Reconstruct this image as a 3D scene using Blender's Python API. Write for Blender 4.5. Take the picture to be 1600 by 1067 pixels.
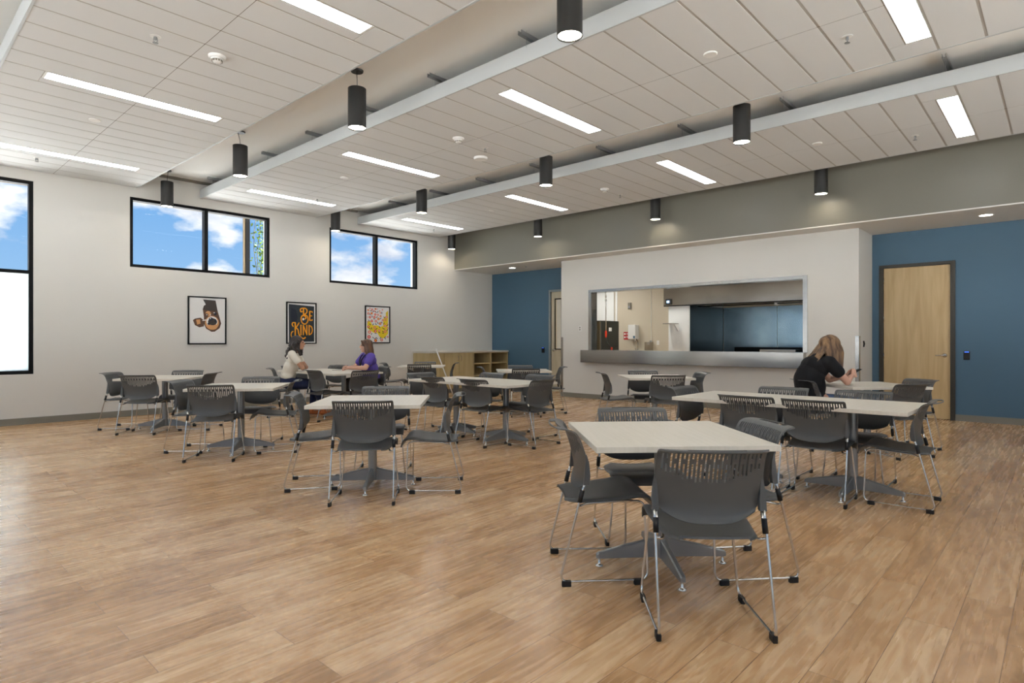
import bpy, math, random
from mathutils import Vector, Matrix
random.seed(7)
sc = bpy.context.scene
for o in list(bpy.data.objects): bpy.data.objects.remove(o)
COL = sc.collection
PI = math.pi
# ------------------------------------------------------------------ camera
cd = bpy.data.cameras.new('camera'); cam = bpy.data.objects.new('camera', cd); COL.objects.link(cam)
cam.location = (0, 0, 1.25); cam.rotation_euler = (PI/2, 0, math.radians(-47.38))
cd.lens = 21.17; cd.sensor_width = 36; cd.shift_y = -0.0006; cd.clip_start = .05; cd.clip_end = 500
sc.camera = cam
sc.view_settings.view_transform = 'Standard'; sc.view_settings.look = 'None'
sc.view_settings.gamma = 1; sc.view_settings.use_curve_mapping = False
sc.view_settings.exposure = 1.03
TROFFER = 7.0; PENDANT = 9.0; SKY = .5
# the sun stands high behind the building: it lights the pavement outside, whose glow comes in through the windows
sd = bpy.data.lights.new('sun', 'SUN'); sd.energy = 34; sd.angle = .02; sd.color = (1, .97, .93)
sun = bpy.data.objects.new('sun', sd); COL.objects.link(sun); sun.rotation_euler = (math.radians(32), 0, math.radians(52)); sun.location = (20, -20, 30)
# ------------------------------------------------------------------ world: blue sky with clouds
w = bpy.data.worlds.new('sky'); sc.world = w; w.use_nodes = True
nt = w.node_tree; nt.nodes.clear(); N = nt.nodes.new; L = nt.links.new
tc = N('ShaderNodeTexCoord'); mp = N('ShaderNodeMapping'); mp.inputs['Scale'].default_value = (1, 1, 2.0)
mp.inputs['Location'].default_value = (.35, .1, .2)
L(tc.outputs['Generated'], mp.inputs['Vector'])
n1 = N('ShaderNodeTexNoise'); n1.inputs['Scale'].default_value = 7.5; n1.inputs['Detail'].default_value = 9; n1.inputs['Roughness'].default_value = .52
L(mp.outputs[0], n1.inputs['Vector'])
r1 = N('ShaderNodeValToRGB'); r1.color_ramp.elements[0].position = .47; r1.color_ramp.elements[1].position = .56
L(n1.outputs['Fac'], r1.inputs[0])
sep = N('ShaderNodeSeparateXYZ'); L(tc.outputs['Generated'], sep.inputs[0])
gr = N('ShaderNodeValToRGB'); gr.color_ramp.elements[0].position = 0; gr.color_ramp.elements[0].color = (.42, .66, .95, 1)
gr.color_ramp.elements[1].position = .28; gr.color_ramp.elements[1].color = (.13, .40, .85, 1); L(sep.outputs['Z'], gr.inputs[0])
n2 = N('ShaderNodeTexNoise'); n2.inputs['Scale'].default_value = 9; n2.inputs['Detail'].default_value = 5; L(mp.outputs[0], n2.inputs['Vector'])
cc = N('ShaderNodeValToRGB'); cc.color_ramp.elements[0].position = .38; cc.color_ramp.elements[0].color = (.72, .78, .92, 1)
cc.color_ramp.elements[1].position = .56; cc.color_ramp.elements[1].color = (1.15, 1.15, 1.15, 1); L(n2.outputs['Fac'], cc.inputs[0])
mx = N('ShaderNodeMix'); mx.data_type = 'RGBA'; L(r1.outputs[0], mx.inputs[0]); L(gr.outputs[0], mx.inputs[6]); L(cc.outputs[0], mx.inputs[7])
bg = N('ShaderNodeBackground'); bg.inputs['Strength'].default_value = SKY; L(mx.outputs[2], bg.inputs['Color'])
wo = N('ShaderNodeOutputWorld'); L(bg.outputs[0], wo.inputs[0])

# ------------------------------------------------------------------ materials
def s2l(c): return tuple(((v/255)/12.92 if v/255 <= .04045 else ((v/255+.055)/1.055)**2.4) for v in c)
def mat(name, rgb, rough=.5, metal=0, spec=.5, emit=0, coat=0, noise=None, bump=None, trans=0, sub=None, aniso=0):
    m = bpy.data.materials.new(name); m.use_nodes = True
    t = m.node_tree; b = t.nodes['Principled BSDF']
    c = (*s2l(rgb), 1)
    b.inputs['Base Color'].default_value = c; b.inputs['Roughness'].default_value = rough
    b.inputs['Metallic'].default_value = metal; b.inputs['Specular IOR Level'].default_value = spec
    b.inputs['Coat Weight'].default_value = coat; b.inputs['Transmission Weight'].default_value = trans
    b.inputs['Anisotropic'].default_value = aniso
    if emit: b.inputs['Emission Color'].default_value = c; b.inputs['Emission Strength'].default_value = emit
    if noise or bump:
        tcn = t.nodes.new('ShaderNodeTexCoord'); mpn = t.nodes.new('ShaderNodeMapping'); t.links.new(tcn.outputs['Object'], mpn.inputs[0])
        nn = t.nodes.new('ShaderNodeTexNoise'); nn.inputs['Detail'].default_value = 4; t.links.new(mpn.outputs[0], nn.inputs['Vector'])
    if noise:   # (scale, (sx,sy,sz), rgb2)
        nn.inputs['Scale'].default_value = noise[0]; mpn.inputs['Scale'].default_value = noise[1]
        rp = t.nodes.new('ShaderNodeValToRGB'); rp.color_ramp.elements[0].position = .35; rp.color_ramp.elements[1].position = .65
        rp.color_ramp.elements[0].color = (*s2l(noise[2]), 1); rp.color_ramp.elements[1].color = c
        t.links.new(nn.outputs['Fac'], rp.inputs[0]); t.links.new(rp.outputs[0], b.inputs['Base Color'])
    if bump:    # (scale, strength)
        n3 = t.nodes.new('ShaderNodeTexNoise'); n3.inputs['Scale'].default_value = bump[0]; n3.inputs['Detail'].default_value = 3
        t.links.new(tcn.outputs['Object'], n3.inputs['Vector'])
        bp = t.nodes.new('ShaderNodeBump'); bp.inputs['Strength'].default_value = bump[1]; bp.inputs['Distance'].default_value = .002
        t.links.new(n3.outputs['Fac'], bp.inputs['Height']); t.links.new(bp.outputs[0], b.inputs['Normal'])
    return m
M = {}
M['wall'] = mat('wall_paint', (211, 208, 201), .75, bump=(180, .12))
M['bulk'] = mat('bulkhead_paint', (112, 109, 97), .45, bump=(180, .1))
M['blue'] = mat('blue_paint', (72, 104, 126), .55, bump=(180, .1))
M['ceil'] = mat('upper_ceiling_paint', (236, 235, 230), .8)
M['tile'] = mat('ceiling_tile', (212, 212, 210), .85, bump=(400, .1))
M['grid'] = mat('ceiling_grid', (172, 167, 158), .6)
M['seam'] = mat('ceiling_seam', (112, 104, 94), .7)
M['fascia'] = mat('cloud_fascia', (182, 185, 185), .5)
M['base_grey'] = mat('rubber_base_grey', (128, 124, 112), .5)
M['black'] = mat('black_aluminium', (6, 6, 7), .6, spec=.2)
M['pblack'] = mat('pendant_black', (34, 33, 31), .45)
M['bplastic'] = mat('black_plastic', (14, 14, 15), .5)
M['plastic'] = mat('charcoal_plastic', (80, 81, 80), .38, bump=(900, .25))
M['seat'] = mat('charcoal_seat_plastic', (76, 77, 76), .38, bump=(900, .25))
M['chrome'] = mat('chrome', (205, 203, 198), .12, 1)
M['gmetal'] = mat('grey_powder_coat', (150, 152, 152), .3, .6)
M['lam'] = mat('table_laminate', (216, 209, 195), .36, noise=(3, (1, 18, 1), (210, 203, 188)))
M['edge'] = mat('table_edge_band', (196, 190, 178), .45)
M['white'] = mat('white_plastic', (225, 224, 220), .5)
M['emit'] = mat('lamp_diffuser', (243, 248, 255), .5, emit=TROFFER)
M['pemit'] = mat('pendant_lens', (255, 250, 240), .5, emit=PENDANT)
M['kemit'] = mat('added_kitchen_diffuser', (255, 252, 246), .5, emit=9)
M['steel'] = mat('brushed_stainless', (178, 174, 168), .2, 1, noise=(2, (1, 1, 30), (170, 166, 160)))
M['steelb'] = mat('blue_film_stainless', (150, 170, 182), .22, 1, noise=(1.5, (1, 1, 1), (120, 142, 154)))
M['steeld'] = mat('dark_stainless', (82, 86, 86), .32, 1)
M['bronze'] = mat('bronze_steel', (120, 108, 88), .35, .8)
M['hood'] = mat('hood_reflection_steel', (150, 144, 136), .22, 1, noise=(1.2, (1, 1, 1), (132, 126, 118)))  # dark brown reflection is put into the hood steel's colour
M['beige'] = mat('kitchen_beige_panel', (200, 190, 170), .5)
M['kwhite'] = mat('kitchen_white_panel', (232, 234, 232), .5)
M['red'] = mat('red_sign', (186, 32, 36), .5)
M['orange'] = mat('orange_rubber', (225, 60, 25), .5)
M['dkframe'] = mat('bronze_door_frame', (52, 48, 38), .45)
M['gyframe'] = mat('grey_door_frame', (130, 140, 142), .45)
M['blueled'] = mat('blue_indicator', (60, 110, 255), .4, emit=1.2)
M['screen'] = mat('control_screen', (170, 215, 255), .4, emit=1.0)
M['clay'] = mat('exterior_post', (6, 6, 7), .9, spec=.1)
M['stucco'] = mat('exterior_beige', (120, 102, 74), .8)
M['ground'] = mat('exterior_ground', (168, 170, 172), .9)
M['leaf'] = mat('vine_leaf', (112, 140, 34), .6, noise=(6, (1, 1, 1), (58, 88, 22)))
M['stem'] = mat('vine_stem', (90, 84, 52), .7)
M['skin'] = mat('skin', (206, 158, 134), .55)
M['skin2'] = mat('skin_olive', (186, 136, 106), .55)
M['tee'] = mat('cream_cotton', (226, 218, 202), .9)
M['purple'] = mat('purple_cotton', (92, 74, 160), .85)
M['bshirt'] = mat('black_cotton', (14, 14, 16), .9)
M['jeans'] = mat('dark_denim', (26, 38, 74), .9, noise=(40, (1, 1, 1), (20, 30, 60)))
M['jeansl'] = mat('blue_denim', (74, 98, 132), .9)
M['shoe'] = mat('tan_leather', (172, 92, 38), .6)
M['shoeb'] = mat('dark_shoe', (36, 34, 36), .6)
M['hairb'] = mat('black_hair', (34, 28, 26), .45, noise=(30, (1, 1, .3), (62, 52, 48)), bump=(60, .8))
M['hairbr'] = mat('brown_hair', (112, 76, 50), .45, noise=(26, (1, 1, .12), (70, 46, 32)), bump=(60, .7))
M['hairbl'] = mat('blond_hair', (150, 116, 80), .5, noise=(24, (1, 1, .1), (70, 48, 32)), bump=(60, .7))
M['lips'] = mat('lips', (170, 90, 84), .5)
M['eye'] = mat('eye', (40, 30, 26), .3)
M['mat_white'] = mat('poster_paper', (226, 224, 220), .35)
M['pdark'] = mat('poster_charcoal', (44, 50, 56), .3)
M['gold'] = mat('poster_gold', (246, 164, 24), .4)
M['py'] = mat('poster_yellow', (236, 208, 40), .4)
M['pr'] = mat('poster_red', (222, 62, 30), .4)
M['pp'] = mat('poster_pink', (226, 120, 100), .4)
M['pn'] = mat('poster_navy', (24, 30, 44), .4)
M['pbr'] = mat('poster_brown', (96, 66, 46), .4)
M['pbd'] = mat('poster_dark_brown', (60, 50, 44), .4)
M['ptan'] = mat('poster_tan', (206, 150, 96), .4)
M['countertop'] = mat('cabinet_counter', (206, 200, 188), .4)

def wood(name, c1, c2, axis, sc1=6, rough=.45):
    m = bpy.data.materials.new(name); m.use_nodes = True; t = m.node_tree; b = t.nodes['Principled BSDF']
    tcn = t.nodes.new('ShaderNodeTexCoord'); mpn = t.nodes.new('ShaderNodeMapping'); t.links.new(tcn.outputs['Object'], mpn.inputs[0])
    s = [1, 1, 1]; s = [8, 8, 8]; s[axis] = .7; mpn.inputs['Scale'].default_value = s
    nn = t.nodes.new('ShaderNodeTexNoise'); nn.inputs['Scale'].default_value = sc1/4; nn.inputs['Detail'].default_value = 6; nn.inputs['Distortion'].default_value = .6
    t.links.new(mpn.outputs[0], nn.inputs['Vector'])
    rp = t.nodes.new('ShaderNodeValToRGB'); rp.color_ramp.elements[0].position = .3; rp.color_ramp.elements[1].position = .7
    rp.color_ramp.elements[0].color = (*s2l(c2), 1); rp.color_ramp.elements[1].color = (*s2l(c1), 1)
    t.links.new(nn.outputs['Fac'], rp.inputs[0]); t.links.new(rp.outputs[0], b.inputs['Base Color']); b.inputs['Roughness'].default_value = rough
    return m
M['maple'] = wood('maple_door', (206, 180, 134), (184, 156, 110), 2)
M['maplel'] = wood('pale_maple_door', (200, 190, 166), (186, 175, 148), 2)
M['cab'] = wood('cabinet_maple', (200, 180, 134), (184, 162, 114), 2)

def floor_mat():
    m = bpy.data.materials.new('oak_vinyl_plank'); m.use_nodes = True; t = m.node_tree; b = t.nodes['Principled BSDF']; n = t.nodes.new; l = t.links.new
    tcn = n('ShaderNodeTexCoord')
    br = n('ShaderNodeTexBrick'); br.offset = .37; br.offset_frequency = 2; br.squash = 1
    br.inputs['Scale'].default_value = 1; br.inputs['Brick Width'].default_value = 1.22; br.inputs['Row Height'].default_value = .18
    br.inputs['Mortar Size'].default_value = .0016; br.inputs['Mortar Smooth'].default_value = .2; br.inputs['Bias'].default_value = 0
    br.inputs['Color1'].default_value = (0, 0, 0, 1); br.inputs['Color2'].default_value = (1, 1, 1, 1); br.inputs['Mortar'].default_value = (.5, .5, .5, 1)
    l(tcn.outputs['Object'], br.inputs['Vector'])
    # per-plank shift of the grain
    sepc = n('ShaderNodeMath'); sepc.operation = 'MULTIPLY'; sepc.inputs[1].default_value = 37.0; l(br.outputs['Color'], sepc.inputs[0])
    comb = n('ShaderNodeCombineXYZ'); l(sepc.outputs[0], comb.inputs[2]); l(sepc.outputs[0], comb.inputs[0])
    add = n('ShaderNodeVectorMath'); add.operation = 'ADD'; l(tcn.outputs['Object'], add.inputs[0]); l(comb.outputs[0], add.inputs[1])
    mp1 = n('ShaderNodeMapping'); mp1.inputs['Scale'].default_value = (1.3, 6, 1); l(add.outputs[0], mp1.inputs[0])
    g1 = n('ShaderNodeTexNoise'); g1.inputs['Scale'].default_value = 1.3; g1.inputs['Detail'].default_value = 5; g1.inputs['Distortion'].default_value = .5; l(mp1.outputs[0], g1.inputs['Vector'])
    # cathedral rings
    rg = n('ShaderNodeMath'); rg.operation = 'MULTIPLY'; rg.inputs[1].default_value = 34; l(g1.outputs['Fac'], rg.inputs[0])
    sn = n('ShaderNodeMath'); sn.operation = 'SINE'; l(rg.outputs[0], sn.inputs[0])
    mp2 = n('ShaderNodeMapping'); mp2.inputs['Scale'].default_value = (1.4, 25, 1); l(add.outputs[0], mp2.inputs[0])
    g2 = n('ShaderNodeTexNoise'); g2.inputs['Scale'].default_value = 1.6; g2.inputs['Detail'].default_value = 4; l(mp2.outputs[0], g2.inputs['Vector'])
    mr = n('ShaderNodeMapRange'); mr.inputs[1].default_value = -1; mr.inputs[2].default_value = 1; mr.inputs[3].default_value = -.10; mr.inputs[4].default_value = .10; l(sn.outputs[0], mr.inputs[0])
    a1 = n('ShaderNodeMath'); g2s = n('ShaderNodeMapRange'); g2s.inputs[3].default_value = .30; g2s.inputs[4].default_value = .68; l(g2.outputs['Fac'], g2s.inputs[0]); l(g2s.outputs[0], a1.inputs[0]); l(mr.outputs[0], a1.inputs[1])
    a2 = n('ShaderNodeMath'); a2.operation = 'MULTIPLY_ADD'; a2.inputs[1].default_value = .32; l(br.outputs['Color'], a2.inputs[0]); l(a1.outputs[0], a2.inputs[2])
    rp = n('ShaderNodeValToRGB'); e = rp.color_ramp.elements
    e[0].position = .15; e[0].color = (*s2l((124, 90, 58)), 1); e[1].position = 1.0; e[1].color = (*s2l((217, 186, 145)), 1)
    k = e.new(.6); k.color = (*s2l((186, 146, 103)), 1)
    l(a2.outputs[0], rp.inputs[0])
    # mortar darkening
    mixm = n('ShaderNodeMix'); mixm.data_type = 'RGBA'; mixm.inputs[7].default_value = (*s2l((120, 88, 60)), 1)
    l(br.outputs['Fac'], mixm.inputs[0]); l(rp.outputs[0], mixm.inputs[6]); l(mixm.outputs[2], b.inputs['Base Color'])
    b.inputs['Roughness'].default_value = .42
    rr = n('ShaderNodeMapRange'); rr.inputs[3].default_value = .20; rr.inputs[4].default_value = .34; l(g2.outputs['Fac'], rr.inputs[0]); l(rr.outputs[0], b.inputs['Roughness'])
    bp = n('ShaderNodeBump'); bp.inputs['Strength'].default_value = .10; bp.inputs['Distance'].default_value = .002; l(a1.outputs[0], bp.inputs['Height']); l(bp.outputs[0], b.inputs['Normal'])
    return m
M['floor'] = floor_mat()
def glass_mat():
    m = bpy.data.materials.new('clear_pane'); m.use_nodes = True; t = m.node_tree; t.nodes.clear(); n = t.nodes.new
    o = n('ShaderNodeOutputMaterial'); mx = n('ShaderNodeMixShader'); tr = n('ShaderNodeBsdfTransparent'); gl = n('ShaderNodeBsdfGlossy')
    gl.inputs['Roughness'].default_value = .02; tr.inputs[0].default_value = (.97, .98, .98, 1); fr = n('ShaderNodeFresnel'); fr.inputs[0].default_value = 1.1
    t.links.new(fr.outputs[0], mx.inputs[0]); t.links.new(tr.outputs[0], mx.inputs[1]); t.links.new(gl.outputs[0], mx.inputs[2]); t.links.new(mx.outputs[0], o.inputs[0])
    return m
M['glass'] = glass_mat()
def frost_mat():
    m = bpy.data.materials.new('frosted_pane'); m.use_nodes = True; t = m.node_tree; t.nodes.clear(); n = t.nodes.new
    o = n('ShaderNodeOutputMaterial'); mx = n('ShaderNodeMixShader'); tr = n('ShaderNodeBsdfTranslucent'); df = n('ShaderNodeBsdfDiffuse')
    tr.inputs[0].default_value = (.95, 1, .985, 1); df.inputs[0].default_value = (.9, .93, .92, 1); mx.inputs[0].default_value = .15
    t.links.new(tr.outputs[0], mx.inputs[1]); t.links.new(df.outputs[0], mx.inputs[2]); t.links.new(mx.outputs[0], o.inputs[0])
    return m
M['frost'] = frost_mat()

# ------------------------------------------------------------------ mesh helpers
class MB:
    def __init__(s): s.v = []; s.f = []; s.m = []; s.cur = 0; s.sm = []
    def add(s, vs, fs, smooth=False, T=None):
        o = len(s.v); s.v += [tuple(T @ Vector(p)) if T else tuple(p) for p in vs]
        for f in fs: s.f.append([i+o for i in f]); s.m.append(s.cur); s.sm.append(smooth)
        return s
    def box(s, a, b, T=None, bev=0):
        x0, y0, z0 = [min(a[i], b[i]) for i in range(3)]; x1, y1, z1 = [max(a[i], b[i]) for i in range(3)]
        if not bev:
            vs = [(x0,y0,z0),(x1,y0,z0),(x1,y1,z0),(x0,y1,z0),(x0,y0,z1),(x1,y0,z1),(x1,y1,z1),(x0,y1,z1)]
            return s.add(vs, [(0,3,2,1),(4,5,6,7),(0,1,5,4),(1,2,6,5),(2,3,7,6),(3,0,4,7)], T=T)
        e = bev; ring = lambda d, z: [(x0+d,y0+e,z),(x0+e,y0+d,z),(x1-e,y0+d,z),(x1-d,y0+e,z),(x1-d,y1-e,z),(x1-e,y1-d,z),(x0+e,y1-d,z),(x0+d,y1-e,z)]
        def ins(z): return [(x0+e,y0+e,z),(x0+e,y0+e,z),(x1-e,y0+e,z),(x1-e,y0+e,z),(x1-e,y1-e,z),(x1-e,y1-e,z),(x0+e,y1-e,z),(x0+e,y1-e,z)]
        vs = ring(e*.5, z0)+ring(0, z0+e)+ring(0, z1-e)+ring(e*.5, z1)
        fs = [tuple(reversed(range(8))), tuple(range(24, 32))]
        for k in range(3):
            for i in range(8): j = (i+1) % 8; fs.append((k*8+i, k*8+j, k*8+8+j, k*8+8+i))
        return s.add(vs, fs, T=T)
    def lathe(s, prof, c=(0,0,0), n=24, T=None, cap0=True, cap1=True):
        vs = []; fs = []
        for r, z in prof:
            for i in range(n): a = 2*PI*i/n; vs.append((c[0]+r*math.cos(a), c[1]+r*math.sin(a), c[2]+z))
        for k in range(len(prof)-1):
            for i in range(n): j = (i+1) % n; fs.append((k*n+i, k*n+j, k*n+n+j, k*n+n+i))
        s.add(vs, fs, True, T)
        o = len(s.v)-len(vs)
        # caps on their own vertices keep flat shading
        if cap0: s.add([vs[i] for i in range(n)], [tuple(reversed(range(n)))], False, T)
        if cap1: s.add([vs[(len(prof)-1)*n+i] for i in range(n)], [tuple(range(n))], False, T)
        return s
    def tube(s, pts, r, n=8, fil=0, closed=False, T=None, flat=1.0):
        P = [Vector(p) for p in pts]
        if fil:
            Q = [P[0]]
            for i in range(1, len(P)-1):
                a, b, c = P[i-1], P[i], P[i+1]; f = min(fil, (a-b).length*.45, (c-b).length*.45)
                p0 = b+(a-b).normalized()*f; p1 = b+(c-b).normalized()*f
                for k in range(6): t = k/5; Q.append(p0*(1-t)**2+b*2*t*(1-t)+p1*t*t)
            Q.append(P[-1]); P = Q
        rs = r if isinstance(r, (list, tuple)) else [r]*len(P)
        if len(rs) != len(P): rs = [rs[0]+(rs[-1]-rs[0])*i/(len(P)-1) for i in range(len(P))]
        vs = []; fs = []; up = Vector((0, 0, 1)); prev = None
        for i, p in enumerate(P):
            d = (P[min(i+1, len(P)-1)]-P[max(i-1, 0)]).normalized()
            if prev is None:
                u = d.cross(up if abs(d.z) < .9 else Vector((1, 0, 0))).normalized()
            else: u = (prev-d*prev.dot(d)).normalized()
            prev = u; v = d.cross(u)
            for k in range(n): a = 2*PI*k/n; vs.append(tuple(p+u*(rs[i]*math.cos(a))+v*(rs[i]*flat*math.sin(a))))
        for i in range(len(P)-1):
            for k in range(n): j = (k+1) % n; fs.append((i*n+k, i*n+j, i*n+n+j, i*n+n+k))
        fs += [tuple(reversed(range(n))), tuple(range((len(P)-1)*n, len(P)*n))]
        return s.add(vs, fs, True, T)
    def prism(s, poly, d, T=None):   # poly in xy at z0..z0+d
        n = len(poly); vs = [(x, y, 0) for x, y in poly]+[(x, y, d) for x, y in poly]
        fs = [tuple(reversed(range(n))), tuple(range(n, 2*n))]+[(i, (i+1) % n, n+(i+1) % n, n+i) for i in range(n)]
        return s.add(vs, fs, T=T)
    def mesh(s, name, mats):
        me = bpy.data.meshes.new(name); me.from_pydata(s.v, [], s.f)
        for m in (mats if isinstance(mats, (list, tuple)) else [mats]): me.materials.append(m)
        me.polygons.foreach_set('material_index', s.m); me.polygons.foreach_set('use_smooth', s.sm); me.update()
        return me
def obj(name, mb, m, parent=None, loc=None, rz=0):
    me = mb.mesh(name, m) if isinstance(mb, MB) else mb
    o = bpy.data.objects.new(name, me); COL.objects.link(o); o.parent = parent
    if loc: o.location = loc
    if rz: o.rotation_euler = (0, 0, rz)
    return o
def thing(name, label, cat, loc=(0,0,0), rz=0, group=None):
    o = bpy.data.objects.new(name, None); COL.objects.link(o); o.location = loc; o.rotation_euler = (0, 0, rz)
    o.empty_display_size = .1; o['label'] = label; o['category'] = cat
    if group: o['group'] = group
    return o
def tag(o, label, cat, group=None):
    o['label'] = label; o['category'] = cat
    if group: o['group'] = group
    return o
def struct(name, mb, m, parent=None, label=None):
    o = obj(name, mb, m, parent)
    if not parent: o['kind'] = 'structure'
    return o
def dup(root, loc, rz, label, group=None):
    r = root.copy(); COL.objects.link(r); r.location = loc; r.rotation_euler = (0, 0, rz); r['label'] = label
    if group: r['group'] = group
    for ch in list(root.children):
        c = ch.copy(); COL.objects.link(c); c.parent = r
        for g in list(ch.children):
            d = g.copy(); COL.objects.link(d); d.parent = c
    return r
R = math.radians

# ------------------------------------------------------------------ room shell
WY = 11.45; BX = 11.65; KX = 10.75; X0 = -3.2; Y0 = -4.6; H = 4.1
struct('floor', MB().box((X0-.3, Y0-.3, -.1), (16, WY+.3, 0)), M['floor'])
struct('ceiling', MB().box((X0-.3, Y0-.3, H), (BX+.2, WY+.3, H+.1)), M['ceil'])
def wall_with_holes(axis, p, th, a0, a1, z0, z1, holes):
    # axis 'y': wall plane y=p running in x ; holes (a,b,zlo,zhi)
    mb = MB(); cuts = sorted({a0, a1, *[h[0] for h in holes], *[h[1] for h in holes]})
    def bx(u0, u1, q0, q1):
        if q1-q0 < 1e-4: return
        if axis == 'y': mb.box((u0, p, q0), (u1, p+th, q1))
        else: mb.box((p, u0, q0), (p+th, u1, q1))
    for u0, u1 in zip(cuts[:-1], cuts[1:]):
        hs = sorted([h for h in holes if h[0] <= u0+1e-6 and h[1] >= u1-1e-6], key=lambda h: h[2]); z = z0
        for h in hs: bx(u0, u1, z, h[2]); z = h[3]
        bx(u0, u1, z, z1)
    return mb
WIN = [(-1.0, 1.795, .752, 3.655, 'tall'), (3.065, 5.457, 2.483, 3.652, 'mid'), (6.75, 9.104, 2.483, 3.652, 'mid')]
struct('wall_left', wall_with_holes('y', WY, .28, X0, 16, 0, H, [w_[:4] for w_ in WIN]), M['wall'])
RW_ADDED = [(-4.0, -.6, .3, 3.75), (-.2, 3.2, .3, 3.75), (3.6, 7.0, .3, 3.75), (7.4, 10.8, .3, 3.75)]  # unseen windows behind the camera, added to brighten the ceiling
FW_ADDED = [(-2.6, .8, .3, 3.75), (1.4, 4.8, .3, 3.75), (5.4, 8.8, .3, 3.75)]  # more unseen windows, added to let daylight up onto the ceiling
struct('wall_rear', wall_with_holes('x', X0-.28, .28, Y0, WY, 0, H, RW_ADDED), M['wall'])
struct('wall_front', wall_with_holes('y', Y0-.28, .28, X0, BX+.2, 0, H, FW_ADDED), M['wall'])
# door openings sit in front of the blue wall skin: wall pieces around them
DR = [(1.34, 2.256, -1, 2.462), (8.50, 9.405, -1, 2.462)]
struct('wall_right', wall_with_holes('x', BX, .12, Y0, 2.42, 0, 3.042, [(1.34, 2.256, -.001, 2.462)]), M['blue'])
wr2 = wall_with_holes('x', BX, .12, 8.38, WY, 0, 3.042, [(8.50, 9.405, -.001, 2.462)])
struct('wall_right.001', wr2, M['blue'])
# kitchen wall with the serving opening, returns
kw = wall_with_holes('x', KX, .2, 2.42, 8.38, 0, 3.042, [(3.249, 7.56, 1.05, 2.30)])
kw.box((KX+.2, 2.42, 0), (BX+.119, 2.62, 3.042)); kw.box((KX+.2, 8.18, 0), (BX+.119, 8.38, 3.042))
struct('wall_kitchen', kw, M['wall'])
struct('wall_bulkhead', MB().box((10.28, Y0, 3.06), (10.40, WY, H)), M['bulk'])
struct('ceiling.001', MB().box((10.28, Y0, 3.042), (BX+.12, WY, 3.06)), M['wall'])
# baseboards
struct('baseboard_left', MB().box((X0, WY-.012, 0), (BX, WY, .10)), M['base_grey'])
struct('baseboard_kitchen', MB().box((KX-.012, 2.408, 0), (KX, 8.392, .10)), M['base_grey'])
struct('baseboard_right', MB().box((BX-.012, Y0, 0), (BX, 1.276, .10)).box((BX-.012, 2.315, 0), (BX, 2.42, .10)).box((KX, 2.408, 0), (BX, 2.42, .10)), M['base_grey'])
struct('baseboard_niche', MB().box((BX-.012, 9.47, 0), (BX, WY-.012, .10)).box((KX, 8.38, 0), (BX, 8.392, .10)), M['base_grey'])
# corner guards
for nm, y0, y1, lab in (('corner_guard', 2.416, 2.47, 'right'), ('corner_guard', 8.33, 8.384, 'left')):
    g = MB().box((KX-.004, y0, .10), (KX, y1, 1.33)).box((KX-.004, 2.412 if lab == 'right' else 8.38, .10), (KX+.06, 2.42 if lab == 'right' else 8.388, 1.33))
    tag(obj(nm, g, M['steel']), 'stainless corner guard on the %s end of the white serving wall' % lab, 'corner guard')

# windows
def window(name, x0, x1, z0, z1, kind, axis='y', pos=WY):
    f = MB(); t = .05; d0, d1 = .02, .14
    def b(u0, u1, q0, q1, e0=d0, e1=d1, mbx=None):
        (mbx or f).box((u0, pos+e0, q0), (u1, pos+e1, q1)) if axis == 'y' else (mbx or f).box((pos-e1, u0, q0), (pos-e0, u1, q1))
    b(x0, x1, z0, z0+t); b(x0, x1, z1-t, z1); b(x0, x0+t, z0+t, z1-t); b(x1-t, x1, z0+t, z1-t)
    g = MB(); fr = MB()
    if kind == 'mid':
        c = (x0+x1)/2+.02; b(c-.03, c+.03, z0+t, z1-t); b(x0+t, x1-t, z0+t, z1-t, .07, .078, g)
    else:
        b(x0+t, x1-t, 2.26, 2.31)
        c = (x0+x1)/2; b(c-.03, c+.03, z0+t, 2.26); b(c-.03, c+.03, 2.31, z1-t)
        b(x0+t, x1-t, 2.31, z1-t, .07, .078, g); b(x0+t, x1-t, z0+t, 2.26, .07, .078, fr if kind == 'tall' else g)
    w_ = struct(name, f, M['black']); obj('pane', g, M['glass'], w_)
    if fr.v:
        p = obj('pane', fr, M['frost'], w_); p['label'] = 'frosted lower pane'
    return w_
for i, (a, b_, c_, d_, k_) in enumerate(WIN): window('window_%d' % (i+1), a, b_, c_, d_, k_)
for i, (a, b_, c_, d_) in enumerate(RW_ADDED): window('window_%d' % (i+4), a, b_, c_, d_, 'clear', 'x', X0)
for i, (a, b_, c_, d_) in enumerate(FW_ADDED): window('window_%d' % (i+8), a, b_, c_, d_, 'clear', 'y', Y0-.15)

# outside: ground, canopy soffit line, post with vine
struct('ground', MB().box((-60, 11.8, -.25), (70, 90, -.15)).box((-60, -40, -.25), (-3.8, 11.8, -.15)).box((-3.8, -40, -.25), (70, -5.2, -.15)), M['ground'])
struct('trim_1', MB().box((-1.0, WY+.15, 3.625), (1.795, WY+.28, 3.654)).box((3.066, WY+.15, 3.625), (5.456, WY+.28, 3.65)).box((6.751, WY+.15, 3.625), (9.103, WY+.28, 3.65)), M['stucco'])
post = thing('pergola_post', 'dark exterior post with a beige side seen through the middle window', 'post', (5.62, 12.85, -.15))
obj('post', MB().box((-.045, -.045, 0), (.045, .045, 6.4)), M['clay'], post)
obj('post_cladding', MB().box((-.068, -.03, 0), (-.045, .045, 6.4)), M['stucco'], post)
vine = thing('climbing_vine', 'yellow-green leafy climbing vine beside the dark post outside the middle window', 'vine', (6.0, 12.9, -.15))
vm = MB()
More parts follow.
